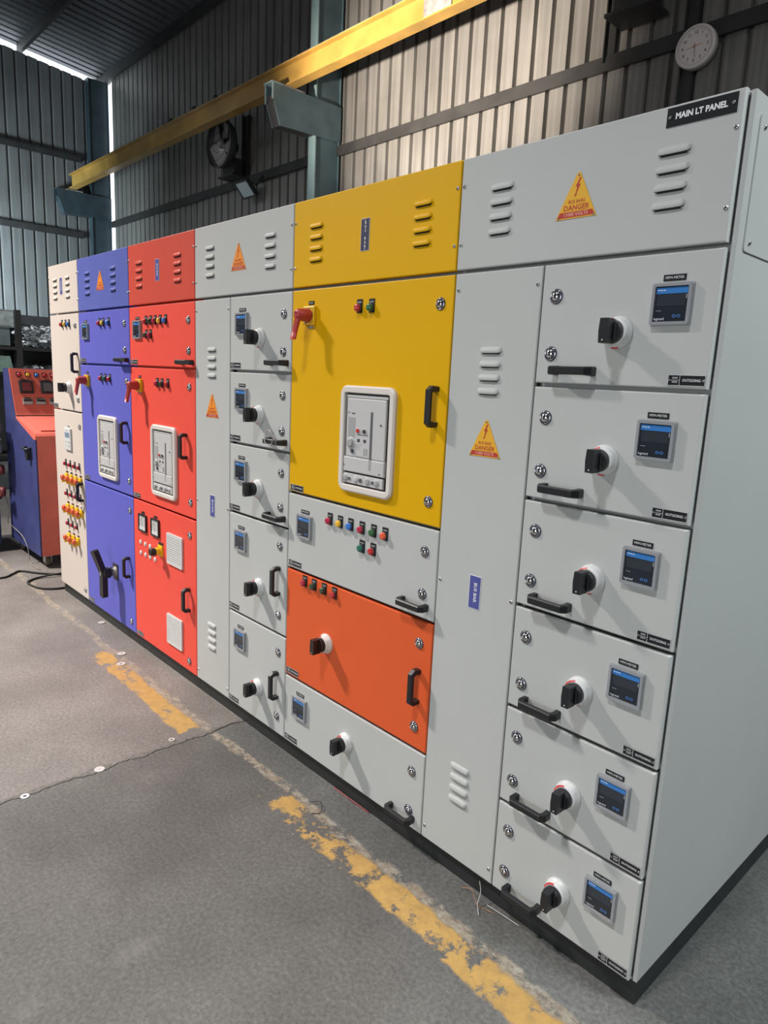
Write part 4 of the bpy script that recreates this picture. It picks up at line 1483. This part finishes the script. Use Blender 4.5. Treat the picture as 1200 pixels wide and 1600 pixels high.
for z in (0.93, 1.10):
    mb = MB()
    Mz = Matrix.Translation((-6.0, -0.03, z)) @ RX
    mb.lathe([(0.03, -0.16), (0.058, -0.15), (0.062, 0.0), (0.058, 0.12), (0.03, 0.14)], 'rust_grey', 18, M=Mz)
    mb.box(-6.10, -5.88, -0.06, 0.02, z + 0.06, z + 0.075, 'cable_white')
    mb.box(-6.17, -6.02, -0.05, 0.0, z - 0.07, z - 0.05, 'machine_dark')
    part('motor', mb, (0, -0.035, 0), t)

# ------------------------------------------------------------------ storage rack with offcuts
XR = -9.2
t = thing('storage_rack', 'dark steel storage rack behind the control desk', 'rack', (XR, 1.4, 0))
for y in (0.0, 1.07, 2.4):
    for x in (XR, XR - 0.55):
        mb = MB(); mb.box(x - 0.035, x + 0.035, y - 0.035, y + 0.035, 0, 2.30, 'dark_steel'); part('post', mb, (0, 0, 0), t)
for z in (0.45, 1.52, 1.84):
    mb = MB(); mb.box(XR - 0.58, XR + 0.03, 0.0, 2.4, z - 0.04, z, 'dark_steel'); part('shelf', mb, (0, 0, 0), t)
mb = MB(); mb.box(XR - 0.60, XR - 0.586, -0.03, 2.43, 0.3, 2.28, 'dark_backing'); part('dark_backing_sheet', mb, (0, 0, 0), t)  # dark sheet added to hide the bright end wall behind the shelves
def offcuts(y0, y1, z, n, hgt, label, seed):
    rng = random.Random(seed)
    mb = MB()
    for q in range(n):
        c = Vector((XR - rng.uniform(0.02, 0.40), rng.uniform(y0, y1), z + 0.012 + hgt * rng.random() ** 1.4))
        ln, wd = rng.uniform(0.05, 0.15), rng.uniform(0.010, 0.035)
        M = Matrix.Translation(c) @ Matrix.Rotation(rng.uniform(-0.5, 0.5), 4, 'X') @ Matrix.Rotation(rng.uniform(-0.6, 0.6), 4, 'Y') @ Matrix.Rotation(rng.uniform(0, PI), 4, 'Z')
        b = rng.uniform(0.005, 0.03)
        P = [(-ln / 2, 0), (-ln / 6, b), (ln / 6, b * 0.3), (ln / 2, -b * 0.2)]
        vs = []
        for u, hh in P:
            vs += [(u, -wd, hh), (u, wd, hh), (u, wd, hh + 0.003), (u, -wd, hh + 0.003)]
        fs = []
        for i in range(3):
            for a in range(4):
                bb = (a + 1) % 4
                fs.append((i * 4 + a, i * 4 + bb, i * 4 + 4 + bb, i * 4 + 4 + a))
        fs += [(0, 1, 2, 3), (15, 14, 13, 12)]
        mb.add(vs, fs, 'foil', False, M)
    o = solid('metal_offcuts', mb, label, 'offcuts')
    o['kind'] = 'stuff'
offcuts(1.16, 1.75, 1.84, 230, 0.26, 'pale heap of bent metal offcuts on the upper rack shelf', 1)
offcuts(1.2, 1.75, 1.52, 90, 0.07, 'low pale heap of metal offcuts on the lower rack shelf', 2)
mb = MB()
mb.box(XR - 0.45, XR - 0.05, 0.42, 1.00, 0.0, 0.012, 'bin_grey')
for a in ((XR - 0.45, XR - 0.438, 0.42, 1.0), (XR - 0.062, XR - 0.05, 0.42, 1.0), (XR - 0.45, XR - 0.05, 0.42, 0.432), (XR - 0.45, XR - 0.05, 0.988, 1.0)):
    mb.box(*a, 0.0, 0.26, 'bin_grey')
mb.box(XR - 0.05, XR - 0.042, 0.41, 1.01, 0.235, 0.26, 'bin_grey')
solid('storage_bin', mb, 'grey open storage bin on the rack, left of the pale offcuts', 'bin', (0, 0, 1.8405))
mb = MB()
mb.box(-0.012, 0.012, 0, 0.62, 0, 0.22, 'board_grey')
mb.box(-0.016, 0.016, -0.004, 0.624, 0.212, 0.224, 'board_grey')
solid('spotted_board', mb, 'mottled pale grey board leaning behind the bin on top of the rack', 'board', (XR - 0.49, 0.62, 2.102))
mb = MB(); mb.box(XR - 0.52, XR - 0.46, 0.55, 1.03, 1.841, 2.10, 'bin_grey')
solid('packing_box', mb, 'flat grey packing box standing behind the bin on the rack', 'box')
mb = MB()
mb.prism([(0.0, 0.0), (0.26, 0.0), (0.225, 0.20), (0.03, 0.20)], -0.008, 0.008, 'green_card', Matrix.Rotation(PI / 2, 4, 'Z'))
solid('green_card', mb, 'pale green card standing at the left edge below the storage bin', 'card', (XR + 0.06, 0.72, 1.5205))

# ------------------------------------------------------------------ things lying on the floor
def washer(x, y, r0, r1, k, label):
    mb = MB()
    n = 24
    out = [(r1 * math.cos(a * 2 * PI / n), r1 * math.sin(a * 2 * PI / n)) for a in range(n)]
    inn = [(max(r0, 0.002) * math.cos(a * 2 * PI / n), max(r0, 0.002) * math.sin(a * 2 * PI / n)) for a in range(n)]
    mb.ring(out, inn, 0.0, 0.003, k)
    mb.v = [Vector((p.x, p.z, p.y)) for p in mb.v]
    mb.f = [q[::-1] for q in mb.f]
    solid('washer', mb, label, 'washer', (x, y, 0.0005), 'washers dropped on the floor')
washer(-3.13, -0.12, 0.004, 0.024, 'washer_metal', 'pale washer on the floor, nearer the red section of two side by side')
washer(-2.99, -0.18, 0.006, 0.024, 'washer_metal', 'pale washer lying on the start of the yellow line')
washer(-2.01, -0.67, 0.0, 0.021, 'washer_metal', 'plain round metal disc lying on the floor joint')
washer(-2.0, -0.96, 0.007, 0.016, 'white_plastic', 'small white ring washer at the left edge of the floor joint')
washer(-3.70, -0.02, 0.003, 0.022, 'washer_metal', 'pale washer at the foot of the blue section')
washer(-2.05, -0.33, 0.007, 0.014, 'washer_metal', 'small dull ring washer near the yellow line end on the joint')
def wire(P, rad, k, label):
    mb = MB()
    mb.tube(smooth_path(P), rad, k, 6)
    solid('wire_scrap', mb, label, 'wire', group='wire scraps on the floor')
wire([(-0.585, -0.01, 0.002), (-0.55, 0.0, 0.012), (-0.50, -0.03, 0.004), (-0.44, -0.015, 0.003)], 0.0009, 'copper', 'thin copper wire scrap by the plinth below the grey bus panel')
wire([(-0.53, 0.012, 0.05), (-0.51, -0.005, 0.03), (-0.50, -0.03, 0.008), (-0.47, -0.06, 0.002)], 0.0012, 'cable_white', 'pale wire scrap curling up at the plinth')
wire([(-0.48, -0.005, 0.002), (-0.42, -0.002, 0.004), (-0.36, 0.004, 0.002)], 0.0016, 'cable_white', 'short white wire scrap along the plinth under the lowest right door')
wire([(-1.30, 0.015, 0.002), (-1.2, 0.012, 0.004), (-1.08, 0.016, 0.002)], 0.0018, 'cable_red', 'thin red wire along the plinth of the yellow section')
wire([(-1.28, -0.12, 0.002), (-1.24, -0.10, 0.014), (-1.20, -0.13, 0.003), (-1.22, -0.16, 0.002)], 0.0014, 'rubber', 'short dark wire scrap beside the cracked joint')
